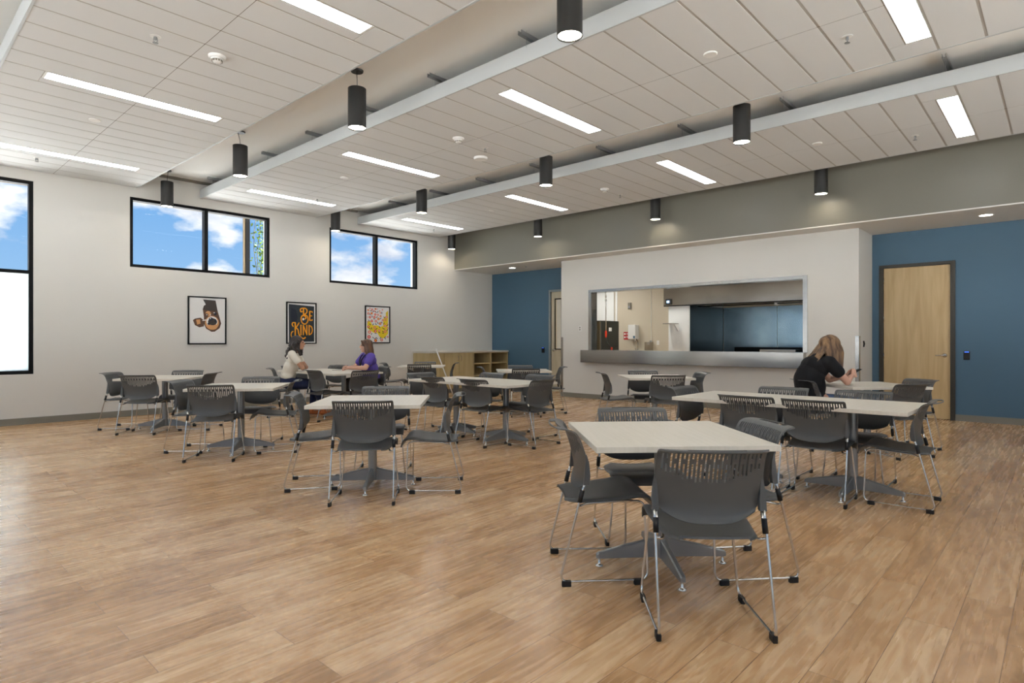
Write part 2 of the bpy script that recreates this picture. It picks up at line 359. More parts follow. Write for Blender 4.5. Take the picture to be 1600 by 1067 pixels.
for k in range(5):
    bx_, by_ = -.12+.09*k, .1+.03*k
    vm.tube([(bx_+.05*math.sin(j*1.3+k), by_, j*.42) for j in range(16)], .007, 5)
obj('stem', vm, M['stem'], vine)
lm = MB()
for k in range(1800):
    z = random.uniform(1.9, 6.3); 
    cx = random.gauss(.10, .13) - (.25*max(0, (z-4.3))*(random.random() < .45))
    cy = random.uniform(-.12, .3); s_ = random.uniform(.03, .06)
    a, b_ = random.uniform(0, 6.28), random.uniform(-.9, .9)
    T = Matrix.Translation((cx, cy, z)) @ Matrix.Rotation(a, 4, 'Z') @ Matrix.Rotation(b_, 4, 'X') @ Matrix.Rotation(PI/2*random.random(), 4, 'Y')
    lm.add([(0, 0, 0), (s_*.5, s_*.5, .004), (0, s_*1.5, 0), (-s_*.5, s_*.5, .004)], [(0, 1, 2, 3)], False, T)
lv = obj('leaves', lm, M['leaf'], vine); lv['kind'] = 'stuff'

# ------------------------------------------------------------------ ceiling clouds
CL = [(-2.38, -.10), (.888, 3.167), (4.16, 6.452), (7.428, 9.718)]  # first panel is out of view, added with its lights for even light
ZC = 3.81; P_ = .332; YB = 4.143-P_*24; YE = WY-.01
ly = [4.143+P_*k for k in (-19, -10, 0, 9, 18)]
for ci, (xa, xb) in enumerate(CL):
    xm = (xa+xb)/2+.003
    tb = MB(); tb.cur = 0
    k = 0
    while True:
        y0_ = YB+k*P_; y1_ = min(y0_+P_, YE)
        if y0_ > YE-.03: break
        lit = any(abs(y0_-q) < .02 for q in ly)
        g = .0115
        if not lit:
            tb.box((xa+.02, y0_+g, ZC), (xm-.003, y1_-g, ZC+.02)); tb.box((xm+.003, y0_+g, ZC), (xb-.02, y1_-g, ZC+.02))
        else:
            tb.box((xa+.02, y0_+g, ZC), (xm-.83, y1_-g, ZC+.02)); tb.box((xm+.83, y0_+g, ZC), (xb-.02, y1_-g, ZC+.02))
            tb.box((xm-.825, y0_+.205, ZC), (xm-.003, y1_-g, ZC+.02)); tb.box((xm+.003, y0_+.205, ZC), (xm+.825, y1_-g, ZC+.02))
        k += 1
    cl = struct('ceiling.%03d' % (ci+2), tb, M['tile'])
    obj('ceiling_grid', MB().box((xa+.006, YB, ZC+.0025), (xb-.006, YE, ZC+.03)), M['grid'], cl)
    fz = MB(); fz.box((xa, YB, ZC-.002), (xa+.02, YE, ZC+.155)); fz.box((xb-.02, YB, ZC-.002), (xb, YE, ZC+.155)); fz.box((xa, YB-.02, ZC-.002), (xb, YB, ZC+.155))
    fz.box((xa+.02, YB, ZC+.14), (xb-.02, YE, ZC+.15))
    obj('fascia', fz, M['fascia'], cl)
    obj('tile_seam', MB().box((xm-.0035, YB, ZC+.0012), (xm+.0035, YE, ZC+.0024)), M['seam'], cl)
CN = {1: 'left', 2: 'middle', 3: 'right'}
# troffers
ROWN = {1: 'nearest the camera', 2: 'second from the camera', 3: 'third from the camera', 4: 'nearest the window wall', 0: 'added behind the camera'}  # row zero is unseen, added for extra illumination
proto_t = None
for ci, (xa, xb) in enumerate(CL):
    xm = (xa+xb)/2+.003
    for j, y_ in enumerate(ly):
        lab = 'recessed linear light in the %s ceiling panel, %s' % (CN.get(ci, 'unseen added far left'), ROWN[j])
        loc = (xm, y_+.1, ZC-.001)
        if proto_t is None:
            proto_t = thing('ceiling_light', lab, 'light', loc, 0, 'recessed linear ceiling lights')
            obj('frame', MB().box((-.82, -.094, 0), (.82, -.088, .02)).box((-.82, .088, 0), (.82, .094, .02)).box((-.82, -.088, 0), (-.80, .088, .02)).box((.80, -.088, 0), (.82, .088, .02)), M['white'], proto_t)
            obj('diffuser', MB().box((-.80, -.088, .001), (.80, .088, .012)), M['emit'], proto_t)
        else: dup(proto_t, loc, 0, lab)
# upper ceiling slot along the window wall
struct('trim_2', MB().box((3.3, WY-.06, 4.06), (7.4, WY-.02, H)), M['base_grey'])
# hanging channels
chp = None
def channel(x, y, lab):
    global chp
    if chp is None:
        chp = thing('hanging_channel', lab, 'bracket', (x, y, 4.03), 0, 'metal channels above the ceiling panels')
        obj('channel', MB().box((0, -.02, 0), (.8, .02, .004)).box((0, -.02, 0), (.8, -.016, .04)).box((0, .016, 0), (.8, .02, .04)), M['gmetal'], chp)
        obj('hanger_wire', MB().tube([(.09, 0, .07), (.09, 0, -.085)], .002, 5), M['gmetal'], chp)
    else: dup(chp, (x, y, 4.03), 0, lab)
ordn = ['nearest', 'second', 'third', 'fourth', 'fifth', 'sixth', 'seventh']
for j, y_ in enumerate((3.65, 4.94, 6.2, 7.5, 8.8, 10.85)): channel(4.07, y_, 'grey metal channel over the left edge of the middle ceiling panel, %s from the camera' % ordn[j])
for j, y_ in enumerate((.88, 2.42, 3.7, 4.98, 6.25, 7.48, 8.72, 10.0)): channel(7.22, y_, 'grey metal channel over the left edge of the right ceiling panel, number %d going away' % (j+1) if 0 else 'grey metal channel over the left edge of the right ceiling panel, %s from the camera' % (ordn+['eighth'])[j])

# pendants
def pendant(loc, lab, proto=[None]):
    if proto[0] is None:
        t = thing('pendant_light', lab, 'pendant light', loc, 0, 'black cylinder pendant lights'); proto[0] = t
        sh = MB(); n = 40; r = .094
        sh.lathe([(r, 0), (r, .415)], n=n, cap0=False, cap1=True); sh.lathe([(r-.005, .03), (r-.005, 0), (r, 0)], n=n, cap0=False, cap1=False)
        obj('lamp_shade', sh, M['pblack'], t)
        obj('lens', MB().lathe([(.002, .012), (.088, .012)], n=n, cap0=False, cap1=False).lathe([(.088, .012), (.088, .03)], n=n, cap0=True), M['pemit'], t)
        cz = H-loc[2]
        obj('cable', MB().tube([(-.02, .01, cz), (-.022, .01, cz-.05), (-.005, .0, cz-.11), (0, 0, .41)], .0035, 6, fil=.05), M['bplastic'], t)
        obj('canopy', MB().lathe([(.062, cz-.018), (.066, cz-.004), (.066, cz-.001)], n=28), M['pblack'], t)
        return t
    return dup(proto[0], loc, random.uniform(0, 6), lab)
ZB = 3.49
for nm, L_ in (('left gap', [(3.55, 2.69), (3.565, 5.5), (3.53, 8.28), (3.50, 11.05)]), ('right gap', [(6.77, 2.70), (6.735, 5.53), (6.70, 8.32), (6.61, 10.98)]), ('bulkhead side', [(9.97, 2.755), (9.985, 5.585), (9.92, 8.37), (9.84, 11.06)])):
    for j, (x_, y_) in enumerate(L_):
        pendant((x_, y_, ZB), 'black cylinder pendant light on the %s, %s from the camera' % ({'left gap': 'left ceiling gap', 'right gap': 'right ceiling gap', 'bulkhead side': 'bulkhead side'}[nm], ordn[j]))
# lights of the pendants: spots inside each pendant's lens
for o in [o for o in COL.objects if o.name.startswith('pendant_light')]:
    ld = bpy.data.lights.new('pendant_beam', 'SPOT'); ld.energy = 5; ld.spot_size = R(85); ld.spot_blend = .8; ld.shadow_soft_size = .08; ld.color = (1, .95, .87)
    lo = bpy.data.objects.new('pendant_beam', ld); COL.objects.link(lo); lo.parent = o; lo.location = (0, 0, -.005)

# ceiling devices
def sprinkler(x, y, z, lab, proto=[None]):
    if proto[0] is None:
        t = thing('sprinkler', lab, 'sprinkler', (x, y, z), 0, 'ceiling sprinklers'); proto[0] = t
        obj('escutcheon', MB().lathe([(.04, -.004), (.042, 0)], n=20), M['white'], t)
        obj('head', MB().lathe([(.012, -.03), (.012, 0)], n=10).tube([(-.012, 0, -.005), (-.016, 0, -.035), (0, 0, -.05)], .003, 5).tube([(.012, 0, -.005), (.016, 0, -.035), (0, 0, -.05)], .003, 5).lathe([(.022, -.056), (.022, -.052)], n=12), M['gmetal'], t)
        return t
    return dup(proto[0], (x, y, z), 0, lab)
for x, y, lab in ((1.697, 5.637, 'left ceiling panel, nearer the camera'), (1.698, 10.6, 'left ceiling panel, near the window wall'), (5.638, 5.67, 'middle ceiling panel above the round white cover'), (5.62, 9.95, 'middle ceiling panel, near the window wall'), (5.638, 1.355, 'middle ceiling panel, nearest the camera'), (8.938, 1.387, 'right ceiling panel, nearest the camera'), (9.04, 5.745, 'right ceiling panel, beside a smoke detector'), (8.947, 10.665, 'right ceiling panel, near the window wall')):
    sprinkler(x, y, ZC, 'small metal fire sprinkler in the '+lab)
def smoke(x, y, lab, proto=[None]):
    if proto[0] is None:
        t = thing('smoke_detector', lab, 'smoke detector', (x, y, ZC), 0, 'smoke detectors'); proto[0] = t
        obj('base', MB().lathe([(.06, -.022), (.072, -.012), (.074, 0)], n=28), M['white'], t)
        obj('sensor_head', MB().lathe([(.02, -.058), (.036, -.054), (.042, -.04)], n=24).lathe([(.05, -.036), (.052, -.022)], n=24), M['white'], t)
        vb = MB()
        for k in range(12): a = k*PI/6; vb.box((-.006, .041, -.052), (.006, .045, -.038), T=Matrix.Rotation(a, 4, 'Z'))
        obj('vent', vb, M['base_grey'], t); return t
    return dup(proto[0], (x, y, ZC), 0, lab)
smoke(2.19, 5.62, 'white smoke detector in the left ceiling panel'); smoke(5.14, 5.65, 'white smoke detector in the middle ceiling panel'); smoke(8.52, 5.72, 'white smoke detector in the right ceiling panel')
def disc(x, y, r, lab, h=.012):
    o = obj('ceiling_cover', MB().lathe([(r*.9, -h), (r, -h*.6), (r, 0)], n=30), M['white']); o.location = (x, y, ZC); tag(o, lab, 'ceiling cover', 'round white ceiling covers')
disc(5.891, 6.016, .095, 'large domed white round cover in the middle ceiling panel', .03)
for x, y, lab in ((1.86, 8.28, 'small white round cover in the left ceiling panel'), (5.16, 8.32, 'small white round cover in the middle ceiling panel, far one'), (5.151, 2.335, 'small white round cover in the middle ceiling panel, near one'), (8.426, 2.375, 'small white round cover in the right ceiling panel, near one'), (8.438, 8.312, 'small white round cover in the right ceiling panel, far one')): disc(x, y, .06, lab)
for x, y, lab in ((10.88, .84, 'round recessed downlight in the soffit by the wooden door'), (10.88, 10.0, 'round recessed downlight in the soffit over the far blue wall')):
    t = thing('downlight', lab, 'light', (x, y, 3.042), 0, 'soffit downlights')
    obj('trim_ring', MB().lathe([(.078, -.006), (.095, -.004), (.097, 0)], n=28, cap0=False), M['white'], t)
    obj('lens', MB().lathe([(.076, -.003), (.076, 0)], n=28), M['pemit'], t)
    ld = bpy.data.lights.new('downlight_beam', 'SPOT'); ld.energy = 14; ld.spot_size = R(110); ld.spot_blend = .9; ld.shadow_soft_size = .07; ld.color = (1, .95, .87)
    lo = bpy.data.objects.new('downlight_beam', ld); COL.objects.link(lo); lo.parent = t; lo.location = (0, 0, -.01)
o = obj('sprinkler', MB().lathe([(.03, -.003), (.032, 0)], n=16).lathe([(.012, -.03), (.012, 0)], n=10), M['gmetal']); o.location = (10.88, 9.55, 3.042); tag(o, 'small metal sprinkler in the soffit beside the far downlight', 'sprinkler')

# ------------------------------------------------------------------ doors
def door(name, y0, y1, ztop, fm, slabm, lite, hinge_hi, frame_out=.064):
    f = MB(); a = frame_out
    f.box((BX-.02, y0-a, 0), (BX+.14, y0, ztop+.05)); f.box((BX-.02, y1, 0), (BX+.14, y1+a-.005, ztop+.05)); f.box((BX-.02, y0, ztop), (BX+.14, y1, ztop+.05))
    d = struct(name, f, fm)
    s_ = wall_with_holes('x', BX+.012, .045, y0+.004, y1-.004, .01, ztop-.004, [lite] if lite else [])
    sl = obj('door_leaf', s_, slabm, d)
    if lite:
        l0, l1, z0, z1 = lite; g = MB(); t = .025
        g.box((BX+.002, l0-t, z0-t), (BX+.012, l1+t, z0)); g.box((BX+.002, l0-t, z1), (BX+.012, l1+t, z1+t)); g.box((BX+.002, l0-t, z0), (BX+.012, l0, z1)); g.box((BX+.002, l1, z0), (BX+.012, l1+t, z1))
        obj('vision_frame', g, M['black'], sl); obj('vision_glass', MB().box((BX+.03, l0, z0), (BX+.035, l1, z1)), M['glass'], sl)
    hy = y0+.075 if hinge_hi else y1-.075; sg = 1 if hinge_hi else -1
    TT = Matrix.Translation((BX+.012, hy, 1.02)) @ Matrix.Rotation(-PI/2, 4, 'Y')
    h = MB().lathe([(.032, 0), (.034, .008), (.02, .02), (.012, .022), (.012, .055)], n=24, T=TT)
    h.tube([(BX-.04, hy, 1.02), (BX-.045, hy+sg*.03, 1.02), (BX-.045, hy+sg*.115, 1.018)], .009, 8, fil=.02)
    obj('door_handle', h, M['chrome'], sl)
    hx = y1-.003 if hinge_hi else y0+.003
    for z_ in (.28, 1.0, 1.62, 2.25):
        obj('hinge', MB().tube([(BX+.008, hx, z_-.05), (BX+.008, hx, z_+.05)], .009, 8), M['chrome'], d)
    return d
door('door_1', 1.34, 2.256, 2.462, M['dkframe'], M['maple'], None, True)
door('door_2', 8.50, 9.405, 2.462, M['gyframe'], M['maplel'], (9.09, 9.27, 1.06, 2.27), False)
def reader(y, z, lab):
    t = thing('card_reader', lab, 'card reader', (BX, y, z), 0, 'black wall card readers')
    obj('body', MB().box((-.022, -.04, -.065), (0, .04, .065), bev=.004), M['bplastic'], t)
    obj('indicator', MB().box((-.024, -.028, .05), (-.021, .028, .059)), M['blueled'], t)
reader(1.133, 1.022, 'black card reader with blue light, right of the wooden door'); reader(9.651, 1.02, 'black card reader on the far blue wall by the pale door')
t = thing('wall_fitting', 'small dark triangular fitting on the narrow white return wall', 'wall fitting', (11.05, 2.42, 1.2))
obj('bracket', MB().prism([(-.03, -.05), (.03, 0), (-.03, .05), (-.01, 0)], .02, T=Matrix.Rotation(PI/2, 4, 'X')), M['bplastic'], t)
t = thing('light_switch', 'pale grey switch plate left of the serving opening', 'switch', (KX, 7.86, 1.52))
obj('plate', MB().box((-.006, -.035, -.06), (0, .035, .06), bev=.002), M['white'], t); obj('button', MB().box((-.009, -.016, .008), (-.006, .016, .04)).box((-.009, -.016, -.04), (-.006, .016, -.008)), M['base_grey'], t)
t = thing('wall_outlet', 'white electrical outlet low on the window wall', 'outlet', (8.22, WY, .48))
obj('plate', MB().box((-.035, -.006, -.058), (.035, 0, .058), bev=.002), M['white'], t)
obj('socket', MB().box((-.016, -.008, .008), (.016, -.006, .04)).box((-.016, -.008, -.04), (.016, -.006, -.008)), M['base_grey'], t)

# ------------------------------------------------------------------ serving opening
s_ = thing('serving_counter', 'long stainless serving ledge under the kitchen opening', 'counter', (KX, 5.4, .79))
ap = MB(); ap.box((-.155, -2.2, 0), (-.15, 2.34, .245)); ap.box((-.155, -2.2, .245), (0, 2.34, .262)); ap.box((0, -2.14, .2605), (.26, 2.15, .264)); ap.box((-.15, 2.335, 0), (-.001, 2.34, .245)); ap.box((-.15, -2.2, 0), (-.001, -2.195, .245)); ap.box((-.155, -2.2, -.002), (-.13, 2.34, .003))
obj('ledge', ap, M['steel'], s_)
obj('seam', MB().box((-.157, -.02, .002), (-.155, -.014, .25)), M['chrome'], s_)
t = thing('opening_frame', 'bright stainless frame lining the kitchen serving opening', 'frame', (KX, 5.4, 1.05))
f = MB(); a, b_, c_ = -2.151, 2.16, 1.25
f.box((-.012, a-.07, 0), (0, a, c_+.05)); f.box((-.012, b_, 0), (0, b_+.07, c_+.05)); f.box((-.012, a, c_), (0, b_, c_+.05))
obj('face_trim', f, M['steel'], t)
f = MB(); f.box((0, a, 0), (.205, a+.006, c_)); f.box((0, b_-.006, 0), (.205, b_, c_)); f.box((0, a+.006, c_-.006), (.205, b_-.006, c_))
obj('jamb_lining', f, M['steel'], t)
f = MB()
for y_, z_ in ((a-.035, .12), (a-.035, 1.18), (b_+.035, .12), (b_+.035, 1.18), (-1, c_+.028), (1, c_+.028), (0, c_+.028)): f.lathe([(.006, 0), (.006, .003)], n=10, T=Matrix.Translation((-.012, y_, z_)) @ Matrix.Rotation(-PI/2, 4, 'Y'))
obj('screws', f, M['chrome'], t)
# ------------------------------------------------------------------ kitchen behind
struct('wall_kitchen_back', MB().box((14.8, 2.0, 0), (15, WY, 3.0)), M['beige'])
struct('wall_sun_block', MB().box((12.9, Y0, 0), (13.0, 2.0, H)).box((BX+.2, Y0-.28, 0), (13.0, Y0, H)).box((BX+.12, Y0, 3.06), (13, 2.2, 3.1)), M['wall'])  # unseen walls added to stop sun leaking in under the door
struct('wall_kitchen_side', MB().box((11.77, 2.0, 0), (14.8, 2.2, 3.0)), M['kwhite'])
struct('ceiling.020', MB().box((KX+.2, 2.45, 3.0), (BX+.12, 8.18, 3.04)).box((BX+.12, 2.0, 3.0), (15, 8.18, 3.04)).box((BX+.12, 8.18, 3.0), (15, WY, 3.04)), M['kwhite'])
struct('wall_kitchen_stub', MB().box((12.95, 6.37, 0), (14.8, 6.90, 2.995)), M['kwhite'])
struct('trim_3', MB().box((14.79, 9.50, 0), (14.80, 9.56, 3.0)).box((14.785, 8.40, 0), (14.8, 8.404, 2.99)), M['kwhite'])
pnl = obj('wall_panel', MB().box((14.775, 9.6, 1.2), (14.79, 10.35, 2.99)), M['kwhite']); tag(pnl, 'bright white panel above the dark fridge in the kitchen', 'panel')
for y_ in (4.4, 7.2, 9.7):  # unseen light panels added to brighten the kitchen
    t = thing('ceiling_light', 'unseen square kitchen ceiling light added %s' % {4.4: 'over the range', 7.2: 'at the middle of the kitchen', 9.7: 'over the fridge'}[y_], 'light', (12.6 if y_ < 9 else 13.4, y_, 2.999), 0, 'added kitchen ceiling lights')
    obj('diffuser', MB().box((-.55, -.3, -.012), (.55, .3, -.001)), M['kemit'], t); obj('frame', MB().box((-.58, -.33, -.008), (-.55, .33, 0)).box((.55, -.33, -.008), (.58, .33, 0)).box((-.55, -.33, -.008), (.55, -.3, 0)).box((-.55, .3, -.008), (.55, .33, 0)), M['white'], t)
t = thing('refrigerator', 'dark grey steel refrigerator seen at the left of the serving opening', 'refrigerator', (13.04, 8.98, 0))
obj('cabinet_body', MB().box((-.39, -.38, .08), (.43, .38, 1.76), bev=.008), M['steeld'], t)
obj('door', MB().box((-.44, -.375, .12), (-.392, .375, 1.74), bev=.006), M['bronze'], t)
obj('handle', MB().tube([(-.44, -.30, .8), (-.47, -.30, .82), (-.47, -.30, 1.3), (-.44, -.30, 1.32)], .008, 8, fil=.02), M['chrome'], t)
obj('notice', MB().box((-.04, -.382, 1.50), (.09, -.3805, 1.59)), M['mat_white'], t)
obj('plinth', MB().box((-.36, -.36, 0), (.41, .36, .08)), M['bplastic'], t)
t = thing('hanging_hose', 'hanging steel pole with red-orange grips in front of the refrigerator', 'hose', (12.0, 8.02, 1.0))
obj('pole', MB().tube([(0, 0, .35), (0, 0, 1.999)], .011, 8), M['chrome'], t)
obj('coupling', MB().lathe([(.018, 1.18), (.022, 1.21), (.018, 1.24)], n=12).lathe([(.016, 1.27), (.02, 1.3), (.016, 1.33)], n=12), M['chrome'], t)
obj('grip', MB().lathe([(.018, .33), (.024, .36), (.024, .46), (.016, .49)], n=12), M['orange'], t)
obj('hose', MB().tube([(0, 0, .35), (-.02, -.04, .25), (0, -.12, .1), (.02, -.2, -.1)], .008, 8, fil=.04), M['bplastic'], t)
obj('nozzle', MB().lathe([(.02, 0), (.022, .07)], c=(.0, -.16, .03), n=12), M['orange'], t)
def fire_sign():
    t = thing('wall_sign', 'small red sign with white text on the beige kitchen wall', 'sign', (14.8, 9.185, 1.395))
    obj('sign_plate', MB().box((-.006, -.1, -.11), (0, .1, .11)), M['red'], t)
    g = MB(); g.lathe([(.026, 0), (.026, .001)], n=16, T=Matrix.Translation((-.0065, .06, .05)) @ Matrix.Rotation(-PI/2, 4, 'Y')); g.lathe([(.026, 0), (.026, .001)], n=16, T=Matrix.Translation((-.0065, .06, -.04)) @ Matrix.Rotation(-PI/2, 4, 'Y'))
    for z_, l_ in ((.07, .1), (.055, .07), (.03, .09), (-.02, .1), (-.035, .06), (-.06, .1)): g.box((-.0072, .01-l_, z_), (-.0065, .01, z_+.008))
    obj('sign_text', g, M['mat_white'], t)
fire_sign()
t = thing('towel_dispenser', 'white paper towel dispenser on the beige kitchen wall', 'dispenser', (14.8, 8.91, 1.30))
obj('housing', MB().box((-.2, -.12, 0), (0, .12, .40), bev=.012), M['white'], t); obj('sticker', MB().box((-.202, -.11, .02), (-.2, -.05, .09)), M['blueled'] if 0 else M['blue'], t)
t = thing('kitchen_sink_faucet', 'steel gooseneck faucet behind the serving ledge', 'faucet', (14.45, 8.62, .921))
obj('spout', MB().tube([(0, 0, 0), (0, 0, .32), (-.1, 0, .4), (-.16, 0, .3)], .012, 8, fil=.08), M['chrome'], t); obj('handle', MB().tube([(0, .06, .0), (0, .06, .1), (-.05, .08, .16)], .008, 8, fil=.02), M['chrome'], t)
t = thing('hand_sink', 'steel hand sink with splash guards on the beige kitchen wall', 'sink', (14.8, 8.62, .8))
obj('basin', wall_with_holes('x', -.5, .45, -.25, .25, 0, .001, []) if 0 else MB().box((-.5, -.26, 0), (0, .26, .12), bev=.01), M['steel'], t); obj('splash_guard', MB().box((-.45, -.27, .12), (0, -.262, .42)), M['steel'], t)
t = thing('speaker', 'small beige wall speaker high on the kitchen wall', 'speaker', (14.8, 9.08, 2.24)); obj('housing', MB().box((-.05, -.05, -.09), (0, .05, .09), bev=.01), M['base_grey'], t); obj('grille', MB().box((-.053, -.035, -.07), (-.05, .035, .0)), M['gmetal'], t)
for y_, l_ in ((8.42, 'left'), (8.2, 'right')):
    t = thing('wall_outlet', '%s of two wall plates on the beige kitchen wall' % l_, 'outlet', (14.8, y_, 1.2)); obj('plate', MB().box((-.008, -.035, -.06), (0, .035, .06)), M['white' if l_ == 'right' else 'gmetal'], t)
t = thing('wall_shelf', 'small white shelf with bracket on the white kitchen panel', 'shelf', (12.95, 6.66, 1.62))
obj('board', MB().box((-.3, -.02, .02), (0, .23, .04)), M['steel'], t); obj('bracket', MB().prism([(0, 0), (0, -.16), (-.02, -.16), (-.2, -.01), (-.2, 0)], .02, T=Matrix.Translation((0, 0, .02)) @ Matrix.Rotation(PI/2, 4, 'X')), M['white'], t)
t = thing('exhaust_hood', 'large stainless exhaust hood above the range', 'hood', (12.9, 5.0, 2.08))
obj('front_panel', MB().box((0, -2.3, 0), (.02, 2.0, .62)), M['hood'], t)
obj('side_panel', MB().box((.02, 1.98, 0), (1.88, 2.0, .62)).box((.02, -2.3, 0), (1.88, -2.28, .62)).box((.02, -2.28, .6), (1.88, 1.98, .62)), M['steel'], t)
obj('filter_bank', MB().box((.3, -2.28, .2), (1.88, 1.98, .3)), M['steeld'], t)
obj('bottom_lip', MB().box((-.003, -2.3, -.02), (.05, 2.0, 0)), M['black'], t)
c = obj('control_box', MB().box((-.04, 1.80, .02), (0, 1.93, .15)), M['bplastic'], t); obj('display', MB().box((-.042, 1.83, .06), (-.04, 1.90, .11)), M['screen'], c)
pp = MB().tube([(.35, -2.2, -.03), (.35, 1.3, -.03)], .012, 8)
obj('gas_pipe', pp, M['steeld'], t)
t = thing('hood_light', 'small lamp under the exhaust hood', 'light', (13.3, 4.55, 2.02)); obj('lamp_shade', MB().lathe([(.05, 0), (.07, .03), (.05, .06)], n=16), M['white'], t)
t = thing('wall_splash', 'large stainless splash panel behind the range', 'splash panel', (14.79, 4.3, .2)); obj('panel', MB().box((-.01, -2.0, 0), (0, .74, 1.88)).box((-.01, .75, 0), (0, 2.05, 1.88)), M['steelb'], t)
t = thing('side_splash', 'dark steel side panel left of the range', 'splash panel', (13.9, 6.36, .2)); obj('panel', MB().box((-.93, 0, 0), (.88, .008, 1.88)), M['steeld'], t)
t = thing('cooking_range', 'dark cooking range under the exhaust hood', 'range', (13.9, 4.6, 0))
obj('body', MB().box((-.5, -1.6, .1), (.6, 1.3, .92), bev=.01).box((-.42, -1.55, 0), (.55, 1.25, .1)), M['steeld'], t)
g = MB()
for k in range(5): g.box((-.45, -1.5+k*.55, .92), (.5, -1.5+k*.55+.5, .935)); 
g.box((.45, -1.6, .92), (.6, 1.3, 1.10))
obj('top_grates', g, M['black'], t); obj('pan', MB().box((-.35, -1.2, .936), (.35, -.5, 1.06)).box((-.35, -.35, .936), (.35, .4, 1.06)), M['steel'], t)

# ------------------------------------------------------------------ low cabinets by the window wall
CY_, CD = 10.85, .595
def shelf_unit(x0, x1, lab):
    t = thing('shelf_cabinet', lab, 'cabinet', (x0, CY_, 0), 0, 'open maple shelf cabinets'); w_ = x1-x0; b = MB(); k = .02
    b.box((0, 0, .1), (k, CD, .96)); b.box((w_-k, 0, .1), (w_, CD, .96)); b.box((k, CD-.012, .1), (w_-k, CD, .96)); b.box((k, 0, .1), (w_-k, CD-.012, .12)); b.box((k, 0, .94), (w_-k, CD-.012, .96))
    obj('carcass', b, M['cab'], t); obj('plinth', MB().box((0, .05, 0), (w_, CD, .1)), M['base_grey'], t)
    for z_ in (.385, .68): obj('shelf', MB().box((k, .01, z_-.012), (w_-k, CD-.012, z_+.012)), M['cab'], t)
shelf_unit(10.372, 10.985, 'open maple shelf cabinet, left of the two by the blue wall'); shelf_unit(10.99, 11.632, 'open maple shelf cabinet in the corner against the blue wall')
def door_unit(x0, x1, nd, lab):
    t = thing('door_cabinet', lab, 'cabinet', (x0, CY_, 0)); w_ = x1-x0
    obj('carcass', MB().box((0, .02, .1), (w_, CD, .96)), M['cab'], t); obj('plinth', MB().box((0, .06, 0), (w_, CD, .1)), M['base_grey'], t)
    for k in range(nd):
        a, b_ = k*w_/nd+.002, (k+1)*w_/nd-.002
        d = obj('door', MB().box((a, 0, .105), (b_, .019, .955), bev=.002), M['cab'], t)
        hx = (b_-.045) if k == 0 else a+.045
        if nd > 1: obj('handle', MB().tube([(hx, -.001, .76), (hx, -.026, .775), (hx, -.026, .875), (hx, -.001, .89)], .005, 8, fil=.015), M['chrome'], d)
door_unit(8.965, 9.432, 1, 'narrow maple cabinet at the left end of the low cabinet run'); door_unit(9.437, 10.367, 2, 'maple cabinet with two doors and bar handles')
t = obj('counter_top', MB().box((8.94, CY_-.025, .962), (11.64, WY-.001, 1.0), bev=.004), M['countertop']); tag(t, 'pale laminate counter on top of the low maple cabinets', 'counter')
t = thing('pole', 'thin white pole leaning against the low maple cabinets', 'pole', (9.28, 10.46, 0))
obj('shaft', MB().tube([(.03, -.04, .01), (-.15, .33, 1.03)], .014, 10), M['white'], t); obj('end_cap', MB().lathe([(.02, 0), (.026, .02), (.02, .04)], c=(-.155, .335, 1.03), n=14), M['white'], t)

